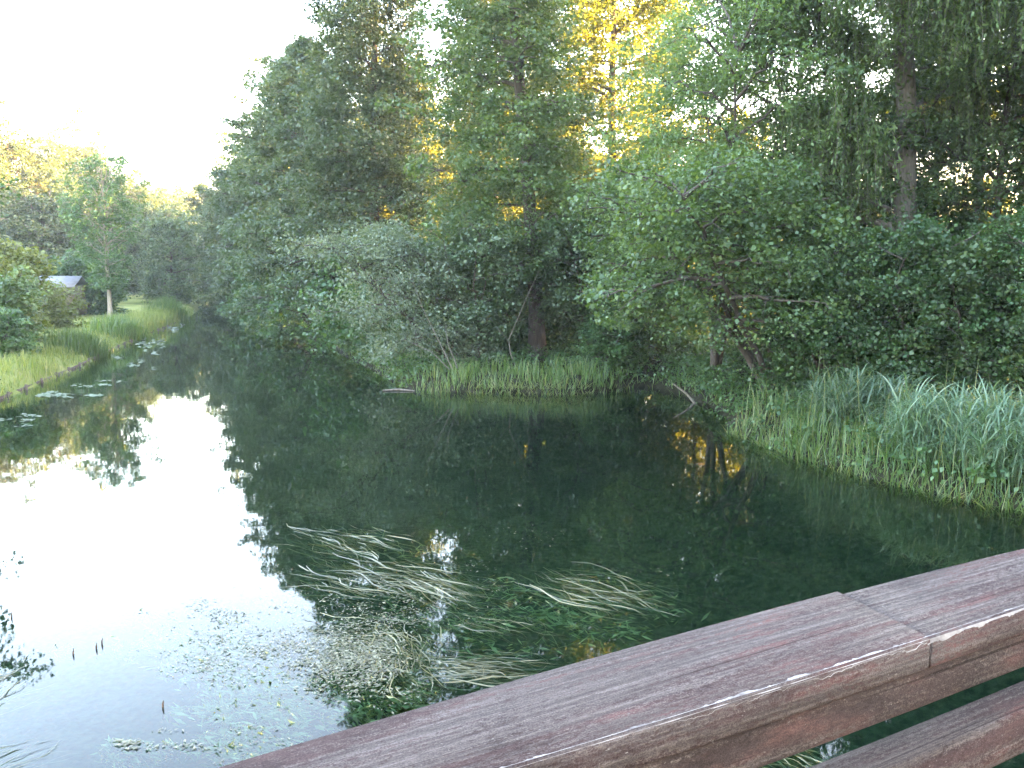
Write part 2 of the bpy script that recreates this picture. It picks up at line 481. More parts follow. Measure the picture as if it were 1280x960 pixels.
def gen_tree(seed, h, R, clear, kind='alder', limbs=40, sprays=0.42, srad=0.50, flat=0.62, n=30, size=0.11, up=0.7,
             lean=(0, 0), bias=(0, 0), pitch=(0.0, 0.9), droop=0.12, trunk_r=None, stems=1, aspect=0.88, thin=1.0, wob=0.25, fill=2.1, shell=.45):
    """Returns (wood MB, leaf MB) at the origin."""
    rng = np.random.default_rng(seed)
    wood, leaf = MB(), MB()
    tr = trunk_r or h * 0.013
    cen, rad = [], []
    for s in range(stems):
        k = 14
        tt = np.linspace(0, 1, k)
        sa = rng.random() * 2 * PI
        spread = 0.0 if stems == 1 else R * 0.55
        dx = lean[0] * tt ** 1.3 + spread * math.cos(sa) * tt + wob * np.cumsum(rng.normal(size=k)) * 0.35 * tt
        dy = lean[1] * tt ** 1.3 + spread * math.sin(sa) * tt + wob * np.cumsum(rng.normal(size=k)) * 0.35 * tt
        hh = h * (0.96 if stems == 1 else rng.uniform(.75, .97))
        tp = np.stack((dx, dy, tt * hh), -1)
        tp[0, 2] = -0.25
        r = tr * (1 - tt) ** 0.8 * (1.0 if stems == 1 else 0.6) + 0.012
        r[0] *= 1.35
        tube(wood, tp, r, 8 if stems == 1 else 6)
        nl = max(4, int(limbs / stems))
        for i in range(nl):
            u = (i + rng.random()) / nl
            z = clear + (h - clear) * u
            if z > hh: z = hh * 0.98
            f = z / hh
            base = np.array([np.interp(f, tt, tp[:, j]) for j in range(3)])
            az = i * 2.39996 + rng.normal() * 0.5
            Rr = R * profile(kind, u) * rng.uniform(.65, 1.12)
            if stems > 1: Rr *= 0.7
            Rr *= 1 + bias[0] * math.cos(az) + bias[1] * math.sin(az)
            Rr = max(0.25, Rr)
            el = pitch[0] + (pitch[1] - pitch[0]) * u + rng.normal() * 0.12
            m = 7
            ss = np.linspace(0, 1, m)
            dirh = np.array((math.cos(az), math.sin(az), 0))
            L = Rr / max(0.35, math.cos(el))
            L = min(L, Rr * 1.6)
            pts = base + dirh * (L * math.cos(el) * ss)[:, None]
            pts[:, 2] += L * math.sin(el) * ss - droop * L * ss ** 2
            pts[1:] += rng.normal(size=(m - 1, 3)) * 0.05 * L * ss[1:, None]
            r0 = min(tr * 0.45, 0.02 + 0.016 * L) * (1.1 - 0.5 * u)
            tube(wood, pts, np.linspace(r0, 0.008, m), 5)
            side = 1
            q = rng.uniform(.22, .35)
            while q < 1.0:
                bp = np.array([np.interp(q, ss, pts[:, j]) for j in range(3)])
                l2 = L * 0.42 * (1.15 - q) * rng.uniform(.6, 1.2) + 0.25
                a2 = az + side * rng.uniform(.6, 1.15)
                d2 = np.array((math.cos(a2), math.sin(a2), rng.normal() * 0.22 - 0.05))
                e2 = bp + d2 * l2
                mid = (bp + e2) / 2 + np.array((0, 0, 0.04 * l2))
                e2 = e2 - np.array((0, 0, droop * l2 * 0.7))
                tube(wood, [bp, mid, e2], [r0 * 0.45, r0 * 0.3, 0.006], 3)
                ns = max(1, int(l2 / sprays))
                for w in range(ns):
                    if rng.random() > thin: continue
                    g = 0.35 + 0.7 * (w + rng.random()) / ns
                    cen.append(bp + (e2 - bp) * g + rng.normal(size=3) * 0.10)
                    rad.append(srad * rng.uniform(.6, 1.25))
                side = -side
                q += sprays * rng.uniform(.7, 1.25) / max(L, 0.6)
            cen.append(pts[-1]); rad.append(srad * rng.uniform(.6, 1.0))
        cen.append(tp[-1]); rad.append(srad)
    # leaf sprays on the finest twigs, filling the outer part of the crown in uneven clumps
    area = 2 * PI * R * .72 * (h - clear)
    m = int(fill * thin * area * 1.5 / srad ** 1.6 * .42)
    ph = rng.random(8) * 2 * PI
    k = 0
    while k < m:
        u, az = rng.random() ** 1.1, rng.random() * 2 * PI
        z = clear + (h - clear) * u
        lump = .5 + .25 * math.sin(3 * az + ph[0] + 2.2 * z / R) + .25 * math.sin(5 * az + ph[1] - 3.1 * z / R) + .22 * math.sin(2 * az + ph[2] + 5.3 * z / R) + .2 * math.sin(z * 2 * PI / (.55 + .5 * srad) / 2.2 + ph[3] + 2 * az)
        if rng.random() > .25 + lump * .95: continue
        Rr = R * profile(kind, u) * (1 + bias[0] * math.cos(az) + bias[1] * math.sin(az)) * (.64 + .5 * lump) * (shell + (1.02 - shell) * rng.random())
        f = min(.98, z / h)
        cx = lean[0] * f ** 1.3; cy = lean[1] * f ** 1.3
        cen.append(np.array((cx + Rr * math.cos(az), cy + Rr * math.sin(az), z - .12 * Rr + rng.normal() * .1)))
        rad.append(srad * rng.uniform(.7, 1.3))
        k += 1
    cen = np.array(cen); rad = np.array(rad)
    crown_leaves(leaf, rng, cen, rad, flat, n, size, up=up, aspect=aspect, axis_c=np.array((lean[0] * .5, lean[1] * .5, h / 2)))
    return wood, leaf


def plant_tree(name, px, Yd, label, cat, mat, bark='bark', rz=0.0, group=None, x=None, crown='crown', trunk='trunk', **kw):
    xx = x_at(px, Yd) if x is None else x
    z = float(gz(np.array([xx]), np.array([Yd]))[0])
    root = empty(name, (xx, Yd, max(z, 0.05)), rz)
    tag(root, label, cat, group)
    w, l = gen_tree(**kw)
    w.build(trunk, M[bark], root, smooth=True)
    l.build(crown, M[mat], root)
    return root


def top_h(py, Yd):
    return H + Yd * (335.0 - py) / F


def copy_tree(o, parent=None):
    c = o.copy()
    COL.objects.link(c)
    c.parent = parent
    for ch in list(o.children):
        copy_tree(ch, c)
    return c


# --- centre of the right bank: the tall alders
plant_tree('alder_tree', 672, 29.0, 'tall dark alder with bare lower trunk rising behind the small reedy point', 'tree', 'alder',
           seed=11, h=22.5, R=3.0, kind='tall', fill=3.0, shell=.3, clear=2.6, limbs=75, n=74, size=0.100, lean=(-2.2, -0.3), bias=(-.24, -.12), trunk_r=0.24, droop=0.16, pitch=(-.05, .8))
plant_tree('alder_tree', 468, 37.0, 'tall layered alder leaning over the river, second from the narrow reach, behind the pale sallow', 'tree', 'alder_cool',
           seed=12, h=19.5, R=3.5, kind='tall', fill=2.8, shell=.3, clear=1.6, limbs=72, n=74, size=0.113, bias=(-.12, -.15), trunk_r=0.22, droop=0.15, pitch=(-.1, .75), lean=(.3, 0))
plant_tree('alder_tree', 395, 46.5, 'mid height alder with sunlit top twigs, overhanging the river before the bend', 'tree', 'alder_cool',
           seed=13, h=14.4, R=3.7, clear=1.2, limbs=62, n=69, size=0.131, bias=(-.2, -.15), droop=0.14, pitch=(-.1, .7))
plant_tree('alder_tree', 362, 59.0, 'rounded alder hanging over the water where the river narrows', 'tree', 'alder_cool',
           seed=14, h=11.9, R=4.2, clear=0.8, limbs=55, n=64, size=0.149, srad=.5, sprays=.5, bias=(-.2, -.15), kind='dome', droop=0.16, pitch=(-.15, .8))
plant_tree('alder_tree', 338, 74.0, 'bushy riverside tree at the start of the far bend, on the shaded bank', 'tree', 'wood_far',
           seed=15, h=11.8, R=5.0, clear=0.6, limbs=48, n=61, size=0.175, srad=.55, sprays=.55, bias=(-.2, -.1), kind='dome', droop=0.16, pitch=(-.15, .8))
plant_tree('alder_tree', 302, 100.0, 'grey green tree closing the end of the river view', 'tree', 'wood_far',
           seed=16, h=12.2, R=6.0, clear=0.5, limbs=45, n=56, size=0.227, srad=.75, sprays=.75, kind='dome', droop=0.16, pitch=(-.15, .8))

# --- trees standing back from the bank, reached by the low sun
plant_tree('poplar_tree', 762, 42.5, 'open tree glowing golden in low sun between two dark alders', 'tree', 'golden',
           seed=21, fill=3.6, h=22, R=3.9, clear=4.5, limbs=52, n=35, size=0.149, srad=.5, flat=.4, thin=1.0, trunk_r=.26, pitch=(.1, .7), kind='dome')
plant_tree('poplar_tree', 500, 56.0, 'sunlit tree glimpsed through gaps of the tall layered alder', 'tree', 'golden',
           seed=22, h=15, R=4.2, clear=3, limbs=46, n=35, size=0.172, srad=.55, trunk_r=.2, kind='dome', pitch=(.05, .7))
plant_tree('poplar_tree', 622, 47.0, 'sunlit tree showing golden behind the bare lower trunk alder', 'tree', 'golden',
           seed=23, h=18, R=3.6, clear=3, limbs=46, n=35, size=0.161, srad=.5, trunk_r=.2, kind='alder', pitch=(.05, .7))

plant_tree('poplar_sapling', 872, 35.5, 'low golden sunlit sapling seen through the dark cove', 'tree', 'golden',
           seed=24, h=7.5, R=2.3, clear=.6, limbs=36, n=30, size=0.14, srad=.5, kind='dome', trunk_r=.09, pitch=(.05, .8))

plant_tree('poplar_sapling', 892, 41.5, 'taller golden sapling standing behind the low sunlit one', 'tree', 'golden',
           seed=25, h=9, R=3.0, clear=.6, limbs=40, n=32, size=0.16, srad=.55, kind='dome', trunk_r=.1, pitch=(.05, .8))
plant_tree('ash_tree', 1205, 35.2, 'tall high crowned tree added behind the huge willow to shade the layered alder', 'tree', 'alder',  # added to shade the layered alder, crown kept high so sun passes beneath
           seed=26, h=24, R=3.0, clear=8, limbs=52, n=36, size=0.17, srad=.55, kind='dome', trunk_r=.2, pitch=(.05, .8))

# --- right part of the bank
plant_tree('young_willow', 893, 24.0, 'young mid green willow standing between golden tree and tall willow', 'tree', 'willow',
           seed=31, h=10.4, R=3.4, clear=3.0, limbs=62, n=64, size=0.100, aspect=.5, up=.4, droop=.3, kind='dome', pitch=(.2, 1.0), trunk_r=.12, stems=3, fill=3.2)
plant_tree('alder_bush', 962, 20.6, 'broad leaning alder thicket hanging over the dark cove', 'bush', 'alder',
           seed=32, h=5.4, R=3.3, clear=1.7, limbs=60, n=69, size=0.083, stems=4, kind='bush', lean=(-1.5, -1.6), bias=(-.1, -.1), droop=.22, pitch=(-.05, .8), trunk_r=.14)
plant_tree('hawthorn_tree', 1232, 24.0, 'slim dark trunked tree with open crown behind the bramble shrubs', 'tree', 'alder',
           seed=33, h=15, R=4.0, clear=2.0, limbs=52, n=61, size=0.087, thin=.8, trunk_r=.12, kind='dome', pitch=(.1, .8))

plant_tree('ash_tree', 1150, 27.5, 'leafy green tree showing between huge willow trunk and slim dark trunk', 'tree', 'bush',
           seed=34, h=13.5, R=3.4, clear=1.5, limbs=52, n=64, size=0.099, thin=.8, trunk_r=.14, kind='dome', pitch=(.1, .8))
plant_tree('ash_tree', 1020, 29.0, 'leafy green tree seen past the forked willow limb', 'tree', 'alder',
           seed=35, h=7.2, R=2.8, clear=1.2, limbs=46, n=64, size=0.099, thin=.8, trunk_r=.12, kind='dome', pitch=(.1, .8))

# --- the big willow: visible trunk, forked limbs and hanging strands
def big_willow():
    rng = np.random.default_rng(77)
    Yd = 22.5
    bx = x_at(1122, Yd)
    root = empty('weeping_willow', (bx, Yd, float(gz(np.array([bx]), np.array([Yd]))[0])))
    tag(root, 'huge old willow with thick grey trunk and hanging strands of narrow leaves', 'tree')
    wood, leaf = MB(), MB()
    trunk = np.array([(0, 0, -.3), (.02, 0, 1), (.0, .05, 3), (-.05, .1, 5), (-.15, .1, 7), (-.35, .1, 9), (-.5, 0, 11), (-.4, .2, 13.5), (-.2, .3, 16)])
    tube(wood, trunk, [.42, .32, .28, .26, .24, .22, .18, .12, .05], 10)
    tips = []
    # low fork to the left (seen as a Y against the sky) and others
    limbs = [((-.02, .05, 3.2), -1.0, .25, 3.2, 3.6), ((-.1, .1, 5.0), -1.0, -.3, 2.7, 2.8), ((-.2, .1, 7.5), -1.0, .1, 2.8, 3.2),
             ((-.3, .1, 8.5), -.6, -.8, 3.6, 3.0), ((-.4, .1, 9.5), .9, -.3, 3.2, 3.2), ((-.45, 0, 10.5), -1.0, -.2, 2.6, 3.0),
             ((-.4, .2, 12), -.5, .8, 3.5, 2.6), ((-.4, .2, 12.5), .6, .7, 3.0, 2.5), ((-.4, .2, 13.5), -.9, -.3, 3.0, 2.2),
             ((-.3, .2, 14.5), .7, -.6, 2.5, 2.0), ((-.1, .1, 6.2), .8, .6, 2.8, 2.6), ((-.3, .1, 8), .3, -1., 3.0, 2.4)]
    for (bp, dx, dy, L, rise) in limbs:
        bp = np.array(bp); k = 8
        ss = np.linspace(0, 1, k)
        d = norm(np.array((dx, dy, 0)))
        pts = bp + d * (L * ss)[:, None]
        pts[:, 2] += rise * (ss - .45 * ss ** 2.2)
        pts[1:] += rng.normal(size=(k - 1, 3)) * .10
        tube(wood, pts, np.linspace(.12, .025, k), 6)
        for s in range(12):
            q = rng.uniform(.3, 1)
            b0 = np.array([np.interp(q, ss, pts[:, j]) for j in range(3)])
            a = math.atan2(dy, dx) + rng.normal() * .9
            l2 = rng.uniform(.8, 2.0)
            e = b0 + np.array((math.cos(a) * l2, math.sin(a) * l2, rng.uniform(.1, .9)))
            tube(wood, [b0, (b0 + e) / 2 + (0, 0, .12), e], [.035, .022, .01], 4)
            for g in np.linspace(.35, 1, 5):
                tips.append(b0 + (e - b0) * g + rng.normal(size=3) * .12)
    tips = np.array(tips)
    # hanging strands
    P, D, C = [], [], []
    for t in tips:
        for s in range(5):
            L = rng.uniform(.7, 2.4)
            d = rng.normal(size=2) * .28
            kk = int(L / .035)
            u = np.linspace(0, 1, kk)
            pts = np.stack((t[0] + d[0] * u ** .6 + rng.normal() * .15, t[1] + d[1] * u ** .6 + rng.normal() * .15, t[2] + .18 * np.sin(u * 3) - L * u ** 1.2), -1)
            tube(wood, pts[::max(1, kk // 5)], .004, 3)
            P.append(pts + rng.normal(size=pts.shape) * .045)
            C.append(np.full(kk, rng.random()))
    P = np.concatenate(P); C = np.concatenate(C)
    m = len(P)
    nr = norm(rng.normal(size=(m, 3)) + (0, 0, .5))
    dd = rng.normal(size=(m, 3)) * .45 + np.array((0, 0, -1.0))
    Ls = .13 * (0.7 + .6 * rng.random(m))
    leaves(leaf, P, nr, dd, Ls, Ls * .36, np.clip(C * .6 + rng.random(m) * .5, 0, 1))
    # tufts of upright foliage
    crown_leaves(leaf, rng, tips, np.full(len(tips), .45), .7, 34, .14, up=.4, droop=.6, aspect=.4)
    q = 60
    tz = rng.uniform(2.4, 8.5, q); ta = rng.random(q) * 2 * PI; tr_ = rng.uniform(.35, 1.3, q)
    crown_leaves(leaf, rng, np.stack((np.cos(ta) * tr_ - .1, np.sin(ta) * tr_, tz), -1), rng.uniform(.3, .55, q), .9, 55, .12, up=.3, droop=.7, aspect=.4)
    wood.build('trunk', M['grey_bark'], root, smooth=True)
    leaf.build('crown', M['willow'], root)


big_willow()

# --- shrubs along the water
plant_tree('sallow_bush', 560, 27.6, 'pale grey green sallow arching over the water left of the reedy point', 'bush', 'sallow',
           seed=41, h=4.3, R=2.5, clear=0.5, limbs=66, n=74, size=0.092, stems=5, kind='bush', lean=(-1.8, -.4), aspect=.5, bias=(-.25, -.1), droop=.22, pitch=(-.1, .7), trunk_r=.09, up=.4)
plant_tree('alder_sapling', 598, 27.2, 'leafy young alder between the pale sallow and the bare lower trunk', 'bush', 'alder_cool',
           seed=42, h=4.4, R=1.7, clear=0.9, limbs=34, n=64, size=0.087, stems=3, kind='bush', pitch=(0, .8), trunk_r=.06)
plant_tree('alder_sapling', 738, 28.0, 'leafy young alder just beside the bare lower trunk, on the cove side', 'bush', 'alder_cool',
           seed=43, h=4.4, R=1.9, clear=1.0, limbs=40, n=64, size=0.087, stems=3, kind='bush', pitch=(0, .8), trunk_r=.07)
plant_tree('bank_bush', 752, 26.8, 'low dark rounded bush at the cove end of the reedy point', 'bush', 'bush',
           seed=44, h=1.5, R=1.2, clear=0.1, limbs=26, n=64, size=0.070, stems=3, kind='bush', pitch=(0, .8), trunk_r=.04, srad=.3, sprays=.3)
plant_tree('alder_sapling', 790, 28.0, 'leafy alder filling the bank behind the dark cove', 'bush', 'alder',
           seed=45, h=6.4, R=1.9, clear=0.6, limbs=52, n=64, size=0.087, stems=3, kind='bush', pitch=(-.05, .8), trunk_r=.09, bias=(0, -.1))
plant_tree('bramble_bush', 1040, 19.6, 'dense bramble shrub behind the long green sedge, next to the alder thicket', 'bush', 'bush',
           seed=46, h=3.5, R=2.0, clear=0.15, limbs=48, n=69, size=0.074, stems=4, kind='bush', pitch=(-.05, .8), trunk_r=.05, srad=.36, sprays=.36)
plant_tree('bramble_bush', 1135, 18.6, 'vine covered shrub under the huge willow trunk', 'bush', 'bush',
           seed=47, h=3.7, R=2.1, clear=0.15, limbs=50, n=69, size=0.074, stems=4, kind='bush', pitch=(-.1, .8), trunk_r=.05, srad=.36, sprays=.36, up=.2)
plant_tree('bramble_bush', 1228, 17.6, 'tall leafy shrub behind the blue green reed clump', 'bush', 'alder',
           seed=48, h=3.7, R=2.2, clear=0.15, limbs=50, n=69, size=0.074, stems=4, kind='bush', pitch=(-.05, .8), trunk_r=.05, srad=.36, sprays=.36)
plant_tree('bramble_bush', 1318, 17.5, 'leafy shrub at the outer edge past the blue green reeds', 'bush', 'bush',
           seed=49, h=4.2, R=2.3, clear=0.15, limbs=50, n=64, size=0.074, stems=4, kind='bush', pitch=(-.05, .8), trunk_r=.05, srad=.36, sprays=.36)

# --- left bank
plant_tree('birch_tree', 143, 54.0, 'slim pale stemmed young tree standing on the lawn edge', 'tree', 'bush', bark='pale_bark',
           seed=51, h=8.5, R=2.4, clear=1.8, limbs=44, fill=1.3, n=38, size=0.161, thin=.8, kind='vase', pitch=(.5, 1.15), trunk_r=.14, wob=.12, aspect=.6)
plant_tree('garden_bush', 114, 57.5, 'broad dark green bush behind the pale stemmed young tree', 'bush', 'bush',
           seed=52, h=3.7, R=2.7, clear=0.2, limbs=46, n=40, size=0.172, stems=3, kind='bush', pitch=(-.05, .8), trunk_r=.06)
plant_tree('garden_bush', 12, 36.0, 'yellow green rounded bush on the lawn', 'bush', 'yellow_bush',
           seed=53, h=3.7, R=1.7, clear=0.2, limbs=46, n=40, size=0.138, stems=3, kind='bush', pitch=(0, .9), trunk_r=.05)
plant_tree('garden_bush', -8, 31.0, 'olive coloured drooping bush in front of the yellow green one', 'bush', 'alder',
           seed=54, h=2.5, R=1.5, clear=0.2, limbs=40, n=40, size=0.127, stems=3, kind='bush', pitch=(0, .8), trunk_r=.05)
plant_tree('garden_bush', 14, 29.5, 'low dark clipped bush on the lawn nearest the water', 'bush', 'bush',
           seed=55, h=1.5, R=1.0, clear=0.1, limbs=26, n=40, size=0.092, stems=3, kind='bush', pitch=(0, .8), trunk_r=.03, srad=.3, sprays=.3)
plant_tree('garden_bush', 62, 44.0, 'pale green loose bush before the grey roofed shed', 'bush', 'yellow_bush',
           seed=56, h=2.05, R=1.6, clear=0.1, limbs=32, n=38, size=0.138, stems=3, kind='bush', pitch=(0, .8), trunk_r=.04)
plant_tree('walnut_tree', -190, 15.0, 'near leafy tree whose bough reaches in over the water', 'tree', 'bush',
           seed=57, h=6.3, R=3.8, clear=1.8, limbs=50, n=60, size=0.095, kind='dome', bias=(.15, 0), pitch=(.0, .8), x=-14.3)
for i, (px, Yd, py, R_, lab) in enumerate([
        (30, 84, 168, 7.0, 'broad tree behind the lawn with golden sunlit top'),
        (112, 97, 168, 6.0, 'tall tree behind the young pale stemmed one, sunlit along its top'),
        (168, 104, 218, 5.5, 'lower dark tree sloping down beside the bend'),
        (205, 118, 232, 6.0, 'dark tree near the bend, just short of the golden gap'),
        (238, 185, 236, 9.0, 'distant tree glowing yellow over the end of the river'),
        (-45, 78, 150, 7.0, 'broad tree at the outer edge behind the lawn'),
        (70, 72, 245, 4.5, 'shaded grey green tree behind the shed'),
        (258, 150, 262, 8.0, 'hazy tree closing the river bend')]):
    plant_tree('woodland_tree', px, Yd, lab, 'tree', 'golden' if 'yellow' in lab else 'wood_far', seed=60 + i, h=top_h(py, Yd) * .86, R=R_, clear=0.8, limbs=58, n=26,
               size=0.0022 * Yd + .04, srad=.0065 * Yd + .1, sprays=.006 * Yd + .12, kind='dome', pitch=(-.05, .9), trunk_r=.25, fill=3.0)

for (x, y, h_, R_, lab) in [(-13.6, 55.6, 15.4, 3.6, 'hidden tree added close behind the mid height alder for shade'),  # this and the next are added to keep low sun off the birch
                            (-11.2, 51.2, 13.6, 2.6, 'second hidden tree added for shade behind the mid height alder, on its river side'),
                            (-28.8, 75, 6.8, 2.6, 'small tree on the lawn side just past the tip of the reeds'),
                            (-33.4, 87, 8.2, 3.0, 'dark rounded tree on the lawn side, halfway to the bend'),
                            (-41.2, 101, 9.6, 3.6, 'dark rounded tree on the lawn side right at the bend')]:
    plant_tree('woodland_tree', 0, y, lab, 'tree', 'wood_far', x=x, seed=int(100 + y), h=h_, R=R_, clear=.3, limbs=46, n=28, size=.19, srad=.6, sprays=.6, kind='dome',
               pitch=(-.1, .9), trunk_r=.16)

# --- woods standing behind (copies of one kind of tree)
wood_src = empty('background_tree', (0, 0, 0))
tag(wood_src, 'tree of the wood behind the riverside row, mostly hidden', 'tree', 'trees of the wood behind the riverside row')
w_, l_ = gen_tree(seed=90, h=14, R=4.6, clear=1.0, limbs=56, n=24, size=.19, srad=.6, sprays=.62, kind='dome', trunk_r=.2, pitch=(-.05, .85))
w_.build('trunk', M['bark'], wood_src, smooth=True)
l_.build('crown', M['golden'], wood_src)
spots = [(-9, 68, 1.0), (-2, 62, .95), (3, 70, 1.0), (9.5, 66, .8), (16, 62, .62), (23, 58, .55), (31, 60, .6), (40, 66, .7), (14, 84, .75), (28, 84, .75), (-18, 84, 1.0), (-28, 108, .95), (50, 80, .8), (33, 75, .8),
         (-8, 86, 1), (-2, 84, 1), (4, 86, 1.05), (10, 89, 1), (-10, 92, 1.05), (0, 97, 1.05), (-9, 104, 1.1), (2, 106, 1.1), (10, 112, 1.1), (-7, 119, 1.1), (4, 126, 1.1), (12, 100, 1.1), (-13, 78, 1.1), (-4, 79, 1.1), (6, 77, 1.05), (-2, 92, 1.15), (-14, 96, 1.15), (8, 98, 1.1), (-24, 98, 1.0), (-5, 112, 1.2), (-60, 150, 1.1), (-80, 130, 1.2), (-75, 100, 1.1), (-20, 120, 1.0)]  # hidden rows, mostly added to keep low sun off the left trees
rs = random.Random(5)
for i, (x, y, s) in enumerate(spots):
    o = wood_src if i == 0 else copy_tree(wood_src)
    if y > 74: s *= .84
    o.location = (x, y, float(gz(np.array([float(x)]), np.array([float(y)]))[0]))
    o.rotation_euler = (0, 0, rs.random() * 6.28)
    o.scale = (s * rs.uniform(.9, 1.1), s * rs.uniform(.9, 1.1), s)
us = empty('understory_shrub', (0, 0, 0))
tag(us, 'shadowed shrub of the undergrowth behind the riverside row', 'bush', 'shrubs of the undergrowth behind the riverside row')
w_, l_ = gen_tree(seed=93, h=3.4, R=2.2, clear=.15, limbs=40, n=30, size=.13, stems=4, kind='bush', trunk_r=.06, pitch=(-.05, .85))
w_.build('trunk', M['bark'], us, smooth=True)
l_.build('crown', M['bush'], us)
spots = [(-5.5, 34), (-3, 32), (-.5, 32.5), (2.5, 32), (12.5, 26.5), (14, 25), (-9, 41), (-12.5, 50), (-4, 39), (1, 39), (2, 42), (-9.5, 53), (-5, 54), (-2, 52), (12, 23), (-17, 62), (-21.5, 74), (13.5, 20.5), (16, 18), (-15, 55), (26, 40), (18, 44), (9, 46)]  # some behind the alders are added to shade the lawn
for i, (x, y) in enumerate(spots):
    o = us if i == 0 else copy_tree(us)
    o.location = (x, y, float(gz(np.array([float(x)]), np.array([float(y)]))[0]))
    q = rs.uniform(.85, 1.3)
    o.rotation_euler = (0, 0, rs.random() * 6.28)
    o.scale = (q, q, q * rs.uniform(.8, 1.15))
# --- unseen trees added on the right bank to keep low sun off the river
shade_src = empty('shade_tree', (0, 0, 0))
tag(shade_src, 'unseen tall tree added to shade the bridge side of the bank', 'tree', 'added shade trees beside the bridge')
w_, l_ = gen_tree(seed=91, h=20, R=5.0, clear=2.0, limbs=70, n=24, size=.22, srad=.7, sprays=.6, kind='dome', trunk_r=.26, pitch=(-.05, .85))
w_.build('trunk', M['bark'], shade_src, smooth=True)
l_.build('crown', M['alder'], shade_src)
spots = [(21, -3, 1.1), (20.5, 1.5, 1.1), (15, -6.5, .9), (30, -2, 1.2), (29, 8, 1.2), (30, 17, 1.2), (19, 24, 1.0), (17.5, 17, 1.0), (16, 10.5, 1.05), (16, 4, 1.0), (17, -3, 1.05), (18, -10, 1.0), (25, 22, 1.1), (24, 14, 1.15), (24, 5, 1.1), (25, -5, 1.1), (27, 29, 1.0), (22, 31, .95), (33, 28, 1.1)]
for i, (x, y, s) in enumerate(spots):
    o = shade_src if i == 0 else copy_tree(shade_src)
    o.location = (x, y, float(gz(np.array([float(x)]), np.array([float(y)]))[0]))
    o.rotation_euler = (0, 0, rs.random() * 6.28)
    o.scale = (s * rs.uniform(.95, 1.1), s * rs.uniform(.95, 1.1), s)


# ------------------------------------------------------------------ reeds, grass, weeds
def blades(mb, rng, base, height, width, lean, curl, seg=5, az=None, rnd=None, zmax_follow=None):
    """Tapered arching strips. base (n,3)."""
    n = len(base)
    az = rng.random(n) * 2 * PI if az is None else az
    d = np.stack((np.cos(az), np.sin(az), np.zeros(n)), -1)
    face = az + PI / 2 + rng.normal(size=n) * .5
    s = np.stack((np.cos(face), np.sin(face), np.zeros(n)), -1)
    t = np.linspace(0, 1, seg + 1)
    ang = lean[:, None] + curl[:, None] * t[None, :] ** 1.6     # angle from the vertical along the blade
    step = (height / seg)[:, None]
    dz = np.cos(ang) * step
    dh = np.sin(ang) * step
    z = np.concatenate((np.zeros((n, 1)), np.cumsum(dz[:, :-1], 1)), 1)
    h = np.concatenate((np.zeros((n, 1)), np.cumsum(dh[:, :-1], 1)), 1)
    c = base[:, None, :] + d[:, None, :] * h[..., None]
    c[..., 2] += z
    wv = (width[:, None] * np.interp(t, [0, .35, .8, 1], [.7, 1, .6, .06])[None, :])[..., None] * .5
    v = np.stack((c - s[:, None, :] * wv, c + s[:, None, :] * wv), 2)    # n, seg+1, 2, 3
    vi = np.arange(n * (seg + 1) * 2).reshape(n, seg + 1, 2)
    f = np.stack((vi[:, :-1, 0], vi[:, :-1, 1], vi[:, 1:, 1], vi[:, 1:, 0]), -1)
    rnd = rng.random(n) if rnd is None else rnd
    mb.add(v.reshape(-1, 3), f.reshape(-1, 4), np.repeat(rnd, seg))


def strip_points(rng, poly, n, inner, outer):
    """Random points along a polyline, offset from -inner (into land, to its left side) to +outer."""
    poly = np.array(poly, float)
    seg = np.diff(poly, axis=0)
    L = np.hypot(seg[:, 0], seg[:, 1])
    k = rng.choice(len(seg), n, p=L / L.sum())
    t = rng.random(n)
    p = poly[k] + seg[k] * t[:, None]
    nr = np.stack((-seg[k][:, 1], seg[k][:, 0]), -1) / L[k][:, None]
    o = rng.uniform(-outer, inner, n)
    p = p + nr * o[:, None]
    return np.stack((p[:, 0], p[:, 1], np.zeros(n)), -1), o


def with_z(p, sink=.05):
    p = p.copy()
    p[:, 2] = np.maximum(gz(p[:, 0], p[:, 1]), -.35) - sink
    return p


rng = np.random.default_rng(3)
# reedy point in the middle
mb = MB()
n = 2300
pts, o = strip_points(rng, [(-2.7, 24.6), (-1.5, 24.15), (1.3, 23.85), (2.6, 24.2), (3.3, 25.0)], n, 1.7, .28)
blades(mb, rng, with_z(pts), rng.uniform(.16, .75, n) * (.75 + .35 * np.sin(pts[:, 0] * 3.7) * np.sin(pts[:, 1] * 4.1 + 1)), rng.uniform(.014, .026, n), np.abs(rng.normal(size=n)) * .22, np.abs(rng.normal(size=n)) * .8, rnd=np.clip(rng.normal(.5, .25, n), 0, 1))
n = 700   # bent yellowed blades lying at the water line
pts, o = strip_points(rng, [(-1.2, 24.0), (1.3, 23.75), (2.2, 24.0)], n, .25, .25)
blades(mb, rng, with_z(pts, 0), rng.uniform(.25, .5, n), rng.uniform(.014, .024, n), rng.uniform(.5, 1.3, n), rng.uniform(.3, 1.2, n), rnd=rng.uniform(.75, 1, n))
tag(mb.build('reed_bed', M['reed']), 'bed of short green reeds on the small point below the bare trunk', 'reeds', kind='stuff')
